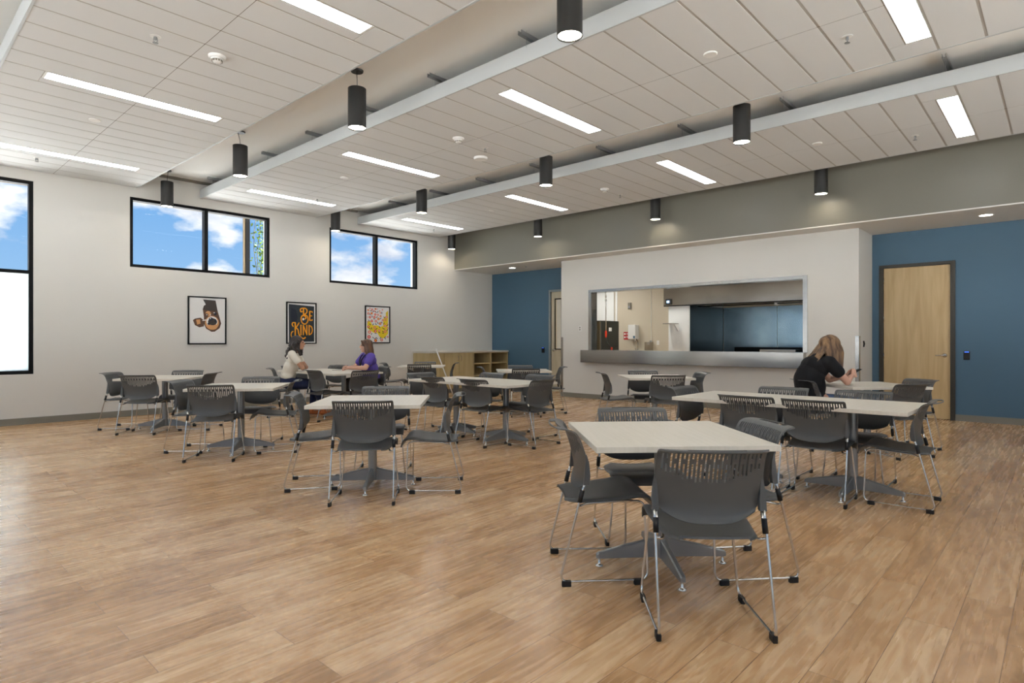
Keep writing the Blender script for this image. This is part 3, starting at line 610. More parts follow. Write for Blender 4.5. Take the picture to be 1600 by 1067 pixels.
# ------------------------------------------------------------------ posters
def poster(x0, x1, z0, z1, lab, fr, shapes, mats, bg):
    cx, cz = (x0+x1)/2, (z0+z1)/2; w_, h_ = (x1-x0)/2, (z1-z0)/2
    t = thing('framed_poster', lab, 'poster', (cx, WY-.001, cz)); f = MB(); k = .022
    f.box((-w_, -.025, -h_), (-w_+k, 0, h_)); f.box((w_-k, -.025, -h_), (w_, 0, h_)); f.box((-w_+k, -.025, -h_), (w_-k, 0, -h_+k)); f.box((-w_+k, -.025, h_-k), (w_-k, 0, h_))
    obj('frame', f, M['black'], t); p = obj('print', MB().box((-w_+k, -.010, -h_+k), (w_-k, -.004, h_-k)), M['mat_white'], t)
    fx0, fy0, fx1, fy1 = fr; art = MB()
    def cv(x, y): return ((x-(fx0+fx1)/2)/(fx1-fx0)*2*w_, -(y-(fy0+fy1)/2)/(fy1-fy0)*2*h_)
    d = -.0105
    for s in shapes:
        d -= .00002; art.cur = s[1]
        if s[0] == 'poly':
            q = [cv(*p_) for p_ in s[2]]; art.add([(a, d, b) for a, b in q], [tuple(range(len(q)))])
        elif s[0] == 'el':
            cx_, cy_, rx, ry = s[2]; q = [cv(cx_+rx*math.cos(a*PI/10), cy_+ry*math.sin(a*PI/10)) for a in range(20)]; art.add([(a, d, b) for a, b in q], [tuple(range(20))])
        else:   # stroke
            P = s[2]; th = s[3]/2
            # smooth with Catmull-Rom when asked
            if len(s) > 4:
                Q = []; E_ = [P[0]]+P+[P[-1]]
                for i in range(1, len(E_)-2):
                    for j in range(6):
                        u = j/6; Q.append(tuple(.5*((2*E_[i][m])+(-E_[i-1][m]+E_[i+1][m])*u+(2*E_[i-1][m]-5*E_[i][m]+4*E_[i+1][m]-E_[i+2][m])*u*u+(-E_[i-1][m]+3*E_[i][m]-3*E_[i+1][m]+E_[i+2][m])*u**3) for m in (0, 1)))
                P = Q+[P[-1]]
            for i in range(len(P)-1):
                (a, b), (c, e) = P[i], P[i+1]; l_ = math.hypot(c-a, e-b) or 1; nx, ny = -(e-b)/l_*th, (c-a)/l_*th
                q = [cv(a+nx, b+ny), cv(c+nx, e+ny), cv(c-nx, e-ny), cv(a-nx, b-ny)]; art.add([(u, d, v) for u, v in q], [(0, 1, 2, 3)]); d -= .000003
                q = [cv(c+th*math.cos(k_*PI/5), e+th*math.sin(k_*PI/5)) for k_ in range(10)]; art.add([(u, d, v) for u, v in q], [tuple(range(10))])
            q = [cv(P[0][0]+th*math.cos(k_*PI/5), P[0][1]+th*math.sin(k_*PI/5)) for k_ in range(10)]; art.add([(u, d, v) for u, v in q], [tuple(range(10))])
    obj('artwork', art, [M[m] for m in mats], p)
S = 'st'
# 1: upside-down furry animal head, photo style
poster(3.957, 4.619, 1.188, 2.048, 'black framed poster of an upside-down furry brown animal head, leftmost of three', (115, 95, 815, 985), [
    ('poly', 0, [(385, 150), (615, 158), (655, 360), (690, 480), (720, 590), (690, 680), (600, 745), (540, 750), (440, 690), (400, 600), (400, 470), (380, 330), (400, 265), (435, 240)]),
    ('poly', 1, [(385, 150), (615, 158), (655, 365), (500, 350), (385, 340), (400, 265), (435, 240)]),
    ('poly', 0, [(205, 540), (240, 510), (340, 490), (410, 540), (400, 650), (320, 670), (240, 630)]),
    ('poly', 2, [(260, 530), (330, 520), (340, 600), (280, 620)]), ('el', 2, (480, 410, 50, 50)),
    ('el', 2, (550, 580, 130, 130)), ('el', 3, (550, 560, 104, 100)), ('el', 2, (560, 650, 90, 60)), ('el', 1, (560, 560, 84, 66)), ('el', 4, (530, 510, 40, 30)), ('el', 4, (490, 600, 24, 22)), ('el', 4, (615, 545, 22, 26)),
    ('el', 5, (520, 500, 12, 10)), ('el', 5, (450, 430, 12, 10)), ('el', 5, (520, 435, 8, 14)), (S, 5, [(380, 540), (440, 530)], 16), ('el', 0, (450, 435, 34, 30)), ('el', 5, (455, 432, 10, 8)), ('el', 4, (610, 405, 30, 30)), ('el', 5, (590, 390, 18, 8)),
], ['pbr', 'pbd', 'ptan', 'mat_white', 'pn', 'mat_white'], None)
# 2: BE KIND lettering
T_ = 30
poster(5.786, 6.44, 1.19, 2.034, 'black framed poster reading BE KIND in orange letters', (120, 75, 795, 1025), [
    ('poly', 0, [(172, 128), (745, 155), (745, 975), (180, 985)]),
    ('poly', 2, [(230, 220), (330, 250), (370, 420), (330, 640), (240, 560), (215, 380)]),
    (S, 1, [(470, 285), (440, 290), (430, 240), (460, 212), (540, 210), (578, 250), (570, 310), (520, 350)], 26, 1),
    (S, 1, [(500, 215), (500, 380)], 28),
    (S, 1, [(520, 350), (590, 400), (598, 500), (540, 570), (470, 540), (446, 450), (470, 385), (530, 385), (555, 425), (535, 455)], 27, 1), ('el', 3, (495, 460, 22, 28)),
    (S, 1, [(642, 285), (642, 480)], 28), (S, 1, [(642, 275), (700, 280), (700, 300)], 24), (S, 1, [(645, 378), (690, 378)], 22), (S, 1, [(642, 482), (700, 480), (700, 462)], 24),
    (S, 1, [(270, 630), (248, 590), (262, 545), (315, 545)], 24, 1), (S, 1, [(315, 545), (315, 850)], 30), (S, 1, [(400, 548), (350, 630), (325, 665)], 26, 1), (S, 1, [(335, 665), (375, 700), (395, 800), (440, 870), (500, 905), (540, 880)], 28, 1),
    (S, 1, [(315, 850), (250, 880), (224, 820), (240, 760), (265, 745)], 24, 1),
    (S, 1, [(441, 600), (441, 812)], 26), (S, 1, [(430, 598), (455, 598)], 16), (S, 1, [(430, 816), (455, 816)], 16),
    (S, 1, [(496, 815), (496, 600)], 26), (S, 1, [(496, 605), (575, 808)], 24), (S, 1, [(575, 815), (575, 600)], 26),
    (S, 1, [(628, 600), (628, 815)], 26), (S, 1, [(628, 602), (680, 630), (702, 705), (680, 785), (628, 815)], 26, 1),
], ['pdark', 'gold', 'pn', 'mat_white'], None)
# 3: red flowers over yellow
fl = [(175, 215, 24), (215, 170, 14), (262, 200, 24), (340, 180, 20), (380, 180, 14), (505, 195, 18), (440, 225, 16), (318, 235, 18), (178, 295, 28), (252, 290, 26), (335, 315, 26), (400, 320, 24), (462, 350, 24), (212, 385, 28), (315, 382, 28), (410, 420, 30), (512, 450, 26), (598, 372, 30), (578, 440, 26), (255, 475, 30), (350, 478, 30), (450, 535, 32), (568, 590, 30), (180, 615, 28), (322, 632, 32), (340, 720, 32), (425, 705, 30), (568, 725, 36), (205, 745, 38), (192, 862, 38), (345, 950, 34), (485, 935, 34), (630, 640, 22), (630, 545, 14), (628, 860, 22), (148, 385, 10), (455, 270, 18), (162, 500, 14)]
sh = [('poly', 0, [(152, 480), (220, 480), (270, 580), (400, 580), (440, 620), (520, 590), (530, 400), (590, 340), (585, 260), (640, 205), (640, 780), (560, 880), (510, 900), (440, 860), (380, 760), (290, 760), (200, 690), (152, 650)])]
for i, (x, y, r) in enumerate(fl): sh += [('el', 1 if x < 400 and i % 4 else 2, (x, y, r, r*1.05)), ('el', 3 if i % 3 else 0, (x, y, r*.38, r*.4))]
for x, y, a in [(235, 230, .5), (285, 245, 2), (350, 255, 1), (395, 250, 2), (490, 270, 1.5), (215, 320, .6), (262, 365, 1.2), (310, 425, .1), (370, 380, 2.5), (460, 410, 2.4), (190, 470, 1), (212, 560, .8), (285, 560, 2), (350, 550, .9), (395, 520, 1.2), (485, 505, .8), (540, 530, 1.9), (548, 380, 1), (435, 620, 1.2), (210, 665, .4), (250, 655, 1.3), (365, 665, 2.5), (520, 650, .9), (545, 665, .1), (620, 690, 2.2), (430, 755, .5), (518, 770, .3), (250, 790, 2.0), (345, 775, .1), (285, 880, .8), (330, 900, 2.5), (370, 890, .7), (460, 885, 2.4), (565, 870, 2.2), (570, 900, .9), (515, 730, .8), (620, 575, 2.4)]:
    sh.append((S, 4, [(x-18*math.cos(a), y-18*math.sin(a)), (x+18*math.cos(a), y+18*math.sin(a))], 15))
poster(7.617, 8.286, 1.199, 2.037, 'black framed poster of red flowers on yellow and white, rightmost of three', (100, 105, 685, 1015), sh, ['py', 'pr', 'pp', 'mat_white', 'pn'], None)

# ------------------------------------------------------------------ tables
def table(x, y, rz, lab, proto=[None]):
    if proto[0] is not None: return dup(proto[0], (x, y, 0), R(rz), lab)
    t = thing('dining_table', lab, 'table', (x, y, 0), R(rz), 'square pedestal tables'); proto[0] = t
    h = .455; top = MB(); top.cur = 0
    top.box((-h, -h, .711), (h, h, .74), bev=.0025)
    obj('tabletop', top, M['lam'], t)
    obj('support_plate', MB().box((-.2, -.025, .695), (.2, .025, .711)).box((-.025, -.2, .695), (.025, .2, .711)), M['gmetal'], t)
    obj('column', MB().lathe([(.038, .05), (.038, .695)], n=28), M['gmetal'], t)
    for k in range(4):
        a = k*PI/2; T = Matrix.Rotation(a, 4, 'Z'); lg = MB()
        x0, x1 = .03, .365
        def sec(x, zt, zb, w_): return [(x, -w_, zb), (x, w_, zb), (x, w_, zt-.006), (x, w_-.006, zt), (x, -w_+.006, zt), (x, -w_, zt-.006)]
        S0, S1, S2, S3 = sec(x0, .155, .05, .016), sec(.20, .118, .048, .0155), sec(x1-.012, .078, .045, .015), sec(x1, .070, .046, .012)
        vs = S0+S1+S2+S3; fs = [tuple(reversed(range(6))), tuple(range(18, 24))]
        for q in range(3):
            for i in range(6): j = (i+1) % 6; fs.append((q*6+i, q*6+j, q*6+6+j, q*6+6+i))
        lg.add(vs, fs, T=T); o = obj('base_leg', lg, M['gmetal'], t)
        obj('levelling_foot', MB().lathe([(.02, 0), (.023, .006), (.012, .012), (.007, .016), (.007, .047)], c=(x1-.016, 0, 0), n=16, T=T), M['chrome'], o)
    return t
TB = {
 'T1': (3.04, 1.665, 45.8, 'square table nearest the camera in the right foreground'),
 'T2': (3.02, 4.42, 46, 'square table left of centre, nearest table of the left row'),
 'T3': (2.96, 6.92, 51, 'square table in the middle of the left row, second from the camera'),
 'T4': (2.95, 9.40, 46, 'square table farthest back in the left row, by the window wall'),
 'T10a': (5.49, 1.28, 0, 'right half of the long joined tables in front of the woman in black'),
 'T10b': (5.49, 2.195, 0, 'left half of the long joined tables in front of the woman in black'),
 'T6a': (5.44, 5.11, 0, 'right half of the joined tables in the middle of the room'),
 'T6b': (5.44, 6.025, 0, 'left half of the joined tables in the middle of the room'),
 'T5a': (5.40, 8.72, 0, 'right half of the joined tables where two women talk'),
 'T5b': (5.40, 9.635, 0, 'left half of the joined tables where two women talk'),
 'T9': (7.77, 4.36, 43, 'square table in front of the serving opening'),
 'T8': (7.88, 6.99, 46, 'square table near the far blue wall and pale door'),
 'T7': (7.87, 9.76, 46, 'square table in front of the low maple cabinets'),
 'T11': (8.03, 1.72, 45, 'square table where the woman in black looks at her phone'),
}
for k, v in TB.items(): table(*v)

# ------------------------------------------------------------------ stacking chair (faces +y)
def cr(P, n):
    Q = []; E_ = [P[0]]+P+[P[-1]]
    for i in range(1, len(E_)-2):
        for j in range(n):
            u = j/n; Q.append(tuple(.5*((2*E_[i][m])+(-E_[i-1][m]+E_[i+1][m])*u+(2*E_[i-1][m]-5*E_[i][m]+4*E_[i+1][m]-E_[i+2][m])*u*u+(-E_[i-1][m]+3*E_[i][m]-3*E_[i+1][m]+E_[i+2][m])*u**3) for m in range(len(P[0]))))
    return Q+[P[-1]]
def lerp_tab(tab, x):
    for (a, b), (c, d) in zip(tab[:-1], tab[1:]):
        if x <= c: return b+(d-b)*max(0, (x-a))/(c-a)
    return tab[-1][1]
def shell(us, prof, pos, keep, th):
    """double-sided shell with rims; us columns, prof rows"""
    nu, nv = len(us), len(prof); P = [[Vector(pos(u, k)) for u in us] for k in range(nv)]
    Nn = [[None]*nu for _ in range(nv)]
    for k in range(nv):
        for i in range(nu):
            a = P[k][min(i+1, nu-1)]-P[k][max(i-1, 0)]; b = P[min(k+1, nv-1)][i]-P[max(k-1, 0)][i]
            Nn[k][i] = a.cross(b).normalized()
    mb = MB(); F = [[P[k][i]+Nn[k][i]*th/2 for i in range(nu)] for k in range(nv)]; B = [[P[k][i]-Nn[k][i]*th/2 for i in range(nu)] for k in range(nv)]
    vs = [tuple(F[k][i]) for k in range(nv) for i in range(nu)]+[tuple(B[k][i]) for k in range(nv) for i in range(nu)]; off = nu*nv
    K = [[keep(i, k) for i in range(nu-1)] for k in range(nv-1)]; fs = []; rim = []
    for k in range(nv-1):
        for i in range(nu-1):
            if not K[k][i]: continue
            a, b, c, d = k*nu+i, k*nu+i+1, (k+1)*nu+i+1, (k+1)*nu+i
            fs += [(a, b, c, d), (off+d, off+c, off+b, off+a)]
            if i == 0 or not K[k][i-1]: rim.append((d, a))
            if i == nu-2 or not K[k][i+1]: rim.append((b, c))
            if k == 0 or not K[k-1][i]: rim.append((a, b))
            if k == nv-2 or not K[k+1][i]: rim.append((c, d))
    mb.add(vs, fs, True)
    rv = []; rf = []
    for a, b in rim:
        n = len(rv); rv += [vs[a], vs[b], vs[off+b], vs[off+a]]; rf.append((n+1, n, n+3, n+2))
    mb.add(rv, rf, False); return mb
def make_chair():
    t = thing('stacking_chair', '', 'chair', (0, 0, 0), 0, 'charcoal stacking chairs with perforated backs')
    # backrest
    prof = cr([(-.140, .462), (-.124, .495), (-.120, .545), (-.128, .61), (-.143, .67), (-.160, .725), (-.176, .762), (-.196, .783), (-.226, .793), (-.266, .794)], 4)
    nv = len(prof)
    n_s = 24; pitch = 1.86/n_s; us = [-1, -.985, -.965, -.945]
    for k in range(n_s): c = -.93+pitch*(k+.5); us += [c-pitch*.22, c+pitch*.22]
    us += [.945, .965, .985, 1]; us = sorted(us)
    wt = [(.455, .198), (.50, .214), (.54, .226), (.62, .232), (.76, .231), (.80, .231)]
    def pos(u, k):
        y, z = prof[k]; w_ = lerp_tab(wt, z)
        tt = max(0, (k-(nv-11))/10); w_ -= .036*(1-math.sqrt(max(0, 1-tt*tt)))
        v = k/(nv-1); low = max(0, 1-v*3.2)
        return (-u*w_, y+.038*u*u*(1-.35*v), z+low*.05*abs(u)**3)
    zz = [(prof[k][1]+prof[k+1][1])/2 for k in range(nv-1)]; yy = [(prof[k][0]+prof[k+1][0])/2 for k in range(nv-1)]
    slot_rows = [k for k in range(nv-1) if .635 < zz[k] < .776]
    top_k, bot_k = slot_rows[-1], slot_rows[0]; nr = len(slot_rows)
    def keep(i, k):
        uc = (us[i]+us[i+1])/2
        if k >= nv-5 and k <= nv-3 and abs(uc) < .55: return False      # grip slot in the top lip
        if k in slot_rows and abs(uc) < .94:
            j = i-4
            if 0 <= j < 2*n_s and j % 2 == 0:
                c = j//2; frac = (top_k-k+.5)/nr; depth = .60+.40*(1-uc*uc) - (.05 if c % 4 == 1 else 0)
                if frac > depth: return True
                if c % 2 == 1: return False
                return .36 < frac < .5
        return True
    bk = shell(us, prof, pos, keep, .006)
    # side sockets that swallow the chrome tubes
    for sx in (-1, 1):
        st = [(.2315, -.106, .668, .002, .003), (.232, -.100, .63, .006, .009), (.2335, -.100, .57, .010, .014), (.2345, -.106, .515, .011, .014)]
        vs = []; fs = []
        for (x, y, z, a, b) in st:
            vs += [(sx*(x+a), y-b, z), (sx*(x+a), y+b, z), (sx*(x-a*1.6), y+b, z), (sx*(x-a*1.6), y-b, z)]
        for q in range(3):
            for i in range(4):
                j = (i+1) % 4; f_ = (q*4+i, q*4+j, q*4+4+j, q*4+4+i); fs.append(f_ if sx < 0 else tuple(reversed(f_)))
        fs += [(0, 1, 2, 3), (15, 14, 13, 12)] if sx > 0 else [(3, 2, 1, 0), (12, 13, 14, 15)]
        bk.add(vs, fs)
    obj('backrest', bk, M['plastic'], t)
    # seat
    sp = cr([(-.192, .428), (-.170, .424), (-.10, .427), (0, .434), (.09, .443), (.16, .455), (.205, .452), (.238, .436), (.252, .408), (.256, .39)], 3)
    swt = [(-.185, .150), (-.16, .178), (-.12, .196), (0, .212), (.15, .226), (.26, .222)]
    su = [-1, -.97, -.9, -.7, -.45, -.2, 0, .2, .45, .7, .9, .97, 1]
    def spos(u, k):
        y, z = sp[k]; w_ = lerp_tab(swt, y); e = abs(u)
        return (-u*w_, y-(.012*u*u if y < -.1 else 0), z-.008*(1-u*u)-(.012 if e == 1 else .003 if e > .96 else 0))
    sm = shell(su, sp, spos, lambda i, k: True, .010)
    obj('seat', sm, M['seat'], t)
    # chrome side frames: one continuous rod per side
    for sx in (-1, 1):
        rod = MB().tube([(sx*.2345, -.110, .53), (sx*.236, -.132, .46), (sx*.239, -.243, .024), (sx*.234, .215, .024), (sx*.196, .205, .415), (sx*.190, .12, .420), (sx*.190, -.09, .408), (sx*.205, -.135, .398), (sx*.232, -.143, .406)], .0062, 10, fil=.045)
        rod.tube([(sx*.2245, -.108, .53), (sx*.226, -.130, .46), (sx*.228, -.142, .415)], .005, 8)
        o = obj('side_frame', rod, M['chrome'], t)
        slv = MB().tube([(sx*.231, -.120, .488), (sx*.2325, -.1345, .428)], .0135, 10, flat=.8) if 0 else MB().tube([(sx*.231, -.1245, .487), (sx*.2325, -.139, .425)], .0125, 12)
        obj('sleeve', slv, M['bplastic'], t)
        for yy_, xx_ in ((-.208, .2385), (.165, .2345)):
            obj('floor_glide', MB().box((sx*xx_-.0105, yy_-.024, 0), (sx*xx_+.0105, yy_+.024, .030), bev=.003), M['bplastic'], t)
    for y_ in (-.07, .10):
        obj('seat_support', MB().tube([(-.190, y_, .412), (-.17, y_, .407), (.17, y_, .407), (.190, y_, .412)], .005, 6, fil=.01), M['chrome'], t)
    return t
chair0 = make_chair(); used = [False]
def chair(x, y, face, lab):
    """face = world direction (degrees) the sitter looks"""
    rz = R(face-90); lab = 'charcoal chair '+lab
    if not used[0]:
        used[0] = True; chair0.location = (x, y, 0); chair0.rotation_euler = (0, 0, rz); chair0['label'] = lab; return chair0
    return dup(chair0, (x, y, 0), rz, lab)
CH = [
 (2.585, 1.213, 40.5, 'nearest the camera, back turned to it, at the right foreground table'),
 (2.76, 1.90, -44, 'on the left side of the right foreground table'),
 (3.28, 1.355, 139, 'on the right side of the right foreground table'),
 (3.39, 2.02, 225, 'behind the right foreground table, facing the camera'),
 (2.73, 4.085, 47.5, 'with its back to the camera at the nearest left-row table'),
 (2.707, 4.80, -35, 'on the left side of the nearest left-row table'),
 (3.35, 3.98, 135, 'on the right side of the nearest left-row table'),
 (3.42, 4.83, 226, 'behind the nearest left-row table, facing the camera'),
 (2.58, 6.665, 51.7, 'with its back to the camera at the second left-row table'),
 (2.633, 7.355, -47, 'on the left side of the second left-row table'),
 (3.26, 6.65, 147, 'on the right side of the second left-row table'),
 (3.33, 7.33, 228, 'behind the second left-row table, facing the camera'),
 (2.64, 9.23, 46, 'with its back to the camera at the farthest left-row table'),
 (2.60, 9.95, -42.6, 'on the left side of the farthest left-row table'),
 (3.308, 9.11, 138, 'on the right side of the farthest left-row table'),
 (3.33, 9.83, 226, 'behind the farthest left-row table, facing the camera'),
 (5.48, .94, 92, 'at the right end of the long joined tables at right'),
 (5.18, 1.455, 2, 'on the near side of the long joined tables, nearer the right end'),
 (5.18, 1.97, 0, 'on the near side of the long joined tables, nearer the left end'),
 (5.97, 1.345, 180, 'on the far side of the long joined tables, right one'),
 (5.92, 2.02, 180, 'on the far side of the long joined tables, left one'),
 (5.55, 2.62, 268, 'at the left end of the long joined tables at right'),
 (5.51, 4.73, 92, 'at the right end of the joined tables in mid-room'),
 (5.14, 5.22, 2, 'on the near side of the mid-room joined tables, right one'),
 (5.14, 5.98, 0, 'on the near side of the mid-room joined tables, left one'),
 (6.0, 5.17, 180, 'on the far side of the mid-room joined tables, right one'),
 (5.92, 5.98, 180, 'on the far side of the mid-room joined tables, left one'),
 (5.42, 6.58, 268, 'at the left end of the mid-room joined tables'),
 (5.33, 8.12, 84, 'at the right end of the two talking women\'s tables'),
 (5.0, 8.68, 0, 'on the near side of the talking women\'s tables, empty'),
 (4.81, 9.62, -30, 'carrying the woman in the cream shirt'),
 (6.15, 8.95, 165, 'carrying the woman in the purple shirt'),
 (5.95, 10.05, 190, 'empty on the far side of the talking women\'s tables'),
 (5.42, 10.28, 270, 'at the far left end of the talking women\'s tables'),
 (7.36, 4.77, -45, 'on the left side of the table before the serving opening'),
 (8.11, 4.71, 224, 'behind the table before the serving opening'),
 (7.43, 4.01, 44, 'with its back to the camera before the serving opening'),
 (8.13, 4.00, 135, 'on the right side of the table before the serving opening'),
 (7.53, 6.63, 46, 'with its back to the camera at the far blue-wall table'),
 (8.24, 7.36, 226, 'behind the far blue-wall table'),
 (8.27, 6.65, 135, 'on the right side of the far blue-wall table'),
 (7.50, 7.38, -45, 'on the left side of the far blue-wall table'),
 (7.53, 9.40, 46, 'with its back to the camera at the cabinet-side table'),
 (8.24, 10.13, 226, 'behind the cabinet-side table'),
 (8.24, 9.42, 135, 'on the right side of the cabinet-side table'),
 (7.45, 10.18, -45, 'on the left side of the cabinet-side table'),
 (7.62, 2.14, -45, 'carrying the woman in black'),
 (7.68, 1.35, 60, 'with its back to the camera at the woman in black\'s table'),
 (8.36, 1.38, 140, 'on the right side of the woman in black\'s table'),
]
for c in CH: chair(*c)

# ------------------------------------------------------------------ people: capsules fused into one skin by a voxel remesh
def V3(*a): return Vector(a)
def blob(name, items, voxel, m, parent=None, smooth=2):
    """items: ('c', p0, p1, r0, r1) tapered limb, ('e', centre, radii, (rx,ry,rz)) ellipsoid"""
    mb = MB(); n, nr = 16, 8
    for it in items:
        if it[0] == 'c':
            p0, p1, r0, r1 = Vector(it[1]), Vector(it[2]), it[3], it[4]; d = p1-p0; l_ = max(d.length, 1e-5)
            q = d.to_track_quat('Z', 'Y').to_matrix().to_4x4(); T = Matrix.Translation(p0) @ q
            prof = [(max(r0*math.cos(a), 1e-4), r0*math.sin(a)) for a in [(-90+k*90/nr)*PI/180 for k in range(nr+1)]]+[(max(r1*math.cos(a), 1e-4), l_+r1*math.sin(a)) for a in [(k*90/nr)*PI/180 for k in range(nr+1)]]
        else:
            c, rd, rt_ = it[1], it[2], (it[3] if len(it) > 3 else (0, 0, 0))
            T = Matrix.Translation(c) @ Matrix.Rotation(R(rt_[2]), 4, 'Z') @ Matrix.Rotation(R(rt_[1]), 4, 'Y') @ Matrix.Rotation(R(rt_[0]), 4, 'X') @ Matrix.Diagonal((*rd, 1))
            prof = [(max(math.cos(a), 1e-4), math.sin(a)) for a in [(-90+k*180/14)*PI/180 for k in range(15)]]
        vs = [tuple(T @ Vector((r_*math.cos(2*PI*i/n), r_*math.sin(2*PI*i/n), z_))) for r_, z_ in prof for i in range(n)]
        fs = [(k*n+i, k*n+(i+1) % n, k*n+n+(i+1) % n, k*n+n+i) for k in range(len(prof)-1) for i in range(n)]+[tuple(reversed(range(n))), tuple(range((len(prof)-1)*n, len(prof)*n))]
        mb.add(vs, fs, True)
    me = mb.mesh(name, m); o = bpy.data.objects.new(name, me); COL.objects.link(o)
    md = o.modifiers.new('r', 'REMESH'); md.mode = 'VOXEL'; md.voxel_size = voxel; md.use_smooth_shade = True; smooth = 8 if name in ('t_shirt', 'shirt', 'jeans', 'trousers') else smooth
    if smooth: s2 = o.modifiers.new('s', 'SMOOTH'); s2.iterations = smooth; s2.factor = .5
    dg = bpy.context.evaluated_depsgraph_get(); me2 = bpy.data.meshes.new_from_object(o.evaluated_get(dg)); me2.name = name
    o.modifiers.clear(); o.data = me2; bpy.data.meshes.remove(me)
    me2.materials.clear(); me2.materials.append(m)
    o.parent = parent; return o
def hand(wr, d, up, side, curl=.6, grip=0):
    """wrist point, finger direction, back-of-hand normal, side the thumb leaves (vector)"""
    d, up, side = Vector(d).normalized(), Vector(up).normalized(), Vector(side).normalized(); wr = Vector(wr); L_ = []
    kn = wr+d*.078
    L_.append(('c', wr, wr+d*.03, .022, .026))
    for q in (-1, -.33, .33, 1): L_.append(('c', wr+side*q*.012+d*.02, kn+side*q*.030, .013, .0125))
    for q, ln, rr in ((1, .066, .0088), (.33, .076, .009), (-.33, .070, .0088), (-1, .054, .008)):
        p = kn+side*q*.030; dd = d.copy(); a = curl
        for s_ in (.46, .3, .24):
            ax = d.cross(up); dd = (Matrix.Rotation(-a, 3, ax) @ dd) if True else dd
            p2 = p+dd*ln*s_; L_.append(('c', p, p2, rr, rr*.92)); p = p2
    th0 = wr+d*.022+side*.020; th1 = th0+(side*.75+d*.7-up*.25).normalized()*.038; th2 = th1+(d*.9+side*.15-up*(.3+grip)).normalized()*.03; th3 = th2+(d-side*.2-up*(.4+grip)).normalized()*.022
    L_ += [('c', th0, th1, .014, .0115), ('c', th1, th2, .0112, .010), ('c', th2, th3, .0098, .008)]
    return L_
def head_items(c, f, u, s=1.0):
    """c head centre, f facing, u up"""
    f = Vector(f).normalized(); u = Vector(u).normalized(); r_ = f.cross(u).normalized(); u = r_.cross(f); c = Vector(c)
    Mx = Matrix((r_, f, u)).transposed(); e = Mx.to_euler(); rt_ = (math.degrees(e.x), math.degrees(e.y), math.degrees(e.z))
    P = lambda x, y, z: c+(r_*x+f*y+u*z)*s
    I = [('e', P(0, -.012, .025), (.074*s, .090*s, .088*s), rt_), ('e', P(0, .022, -.03), (.062*s, .068*s, .072*s), rt_), ('e', P(0, .048, -.078), (.034*s, .032*s, .028*s), rt_),
         ('c', P(0, .086, .018), P(0, .104, -.018), .008*s, .0125*s), ('e', P(0, .080, -.052), (.024*s, .012*s, .010*s), rt_), ('e', P(0, .072, .032), (.05*s, .018*s, .014*s), rt_),
         ('e', P(-.076, -.004, .0), (.010*s, .018*s, .030*s), rt_), ('e', P(.076, -.004, .0), (.010*s, .018*s, .030*s), rt_)]
    return I, P
def face(P, s, parent):
    e = MB()
    for q in (-1, 1): e.lathe([(.0005, -.008), (.008, -.005), (.011, 0), (.008, .005), (.0005, .008)], n=12, T=Matrix.Translation(P(q*.030, .080, .012)))
    obj('eyes', e, M['eye'], parent)
    obj('mouth', MB().tube([P(-.022, .086, -.052), P(0, .0945, -.05), P(.022, .086, -.052)], .0045, 8), M['lips'], parent)

def person(lab, x, y, face_deg): return thing('person', lab, 'person', (x, y, 0), R(face_deg-90))

# --- woman in the cream shirt, arms folded, looking across the table
p1 = person('seated woman in cream t-shirt and jeans with dark curly hair, arms folded', 4.85, 9.585, -32)
hc = V3(.0, .19, 1.205)
HI, P = head_items(hc, (.12, 1, .04), (0, -.1, 1))
rs, ls = V3(.165, .10, 1.03), V3(-.165, .12, 1.03)
re, le = V3(.20, .27, .80), V3(-.19, .30, .80); rw, lw = V3(-.01, .25, .82), V3(.02, .28, .85)
body = HI+[('c', V3(0, .14, 1.06), hc+V3(0, -.03, -.06), .052, .050), ('c', V3(0, .03, .62), V3(0, .07, .80), .095, .09), ('c', V3(0, .07, .80), V3(0, .10, .97), .09, .085),
  ('c', rs, ls, .055, .055), ('c', rs, re, .046, .038), ('c', re, rw, .038, .024), ('c', ls, le, .046, .038), ('c', le, lw, .038, .024),
  ('c', V3(0, 0, .57), V3(.07, .05, .56), .09, .07), ('c', V3(0, 0, .57), V3(-.07, .05, .56), .09, .07)]
for sx in (-1, 1): body += [('c', V3(sx*.09, .05, .545), V3(sx*.10, .44, .52), .085, .058), ('c', V3(sx*.10, .44, .52), V3(sx*.08, .62 if sx > 0 else .42, .11), .054, .036), ('c', V3(sx*.08, .60 if sx > 0 else .40, .07), V3(sx*.09, .72 if sx > 0 else .52, .04), .035, .028)]
body += hand(rw, (-1, .05, .15), (0, 1, .2), (0, 0, 1), .5)+hand(lw, (1, -.1, -.1), (0, 1, .1), (0, 0, 1), .5)
b1 = blob('body', body, .006, M['skin2'], p1); face(P, 1, p1)
blob('t_shirt', [('e', V3(0, .02, .655), (.155, .118, .09)), ('c', V3(0, .025, .66), V3(0, .07, .80), .122, .122), ('e', V3(0, .07, .80), (.15, .12, .14)), ('e', V3(0, .105, .95), (.165, .115, .13)), ('c', rs, ls, .066, .066), ('c', rs, rs+(re-rs)*.5, .066, .060), ('c', ls, ls+(le-ls)*.5, .066, .060), ('c', V3(0, .115, 1.03), V3(0, .125, 1.065), .075, .06)], .008, M['tee'], p1)
jn = [('e', V3(0, -.01, .565), (.175, .145, .10))]
for sx in (-1, 1): jn += [('c', V3(sx*.09, .04, .55), V3(sx*.10, .44, .52), .098, .070), ('c', V3(sx*.10, .44, .52), V3(sx*.08, .61 if sx > 0 else .41, .13), .066, .052)]
blob('jeans', jn, .008, M['jeans'], p1)
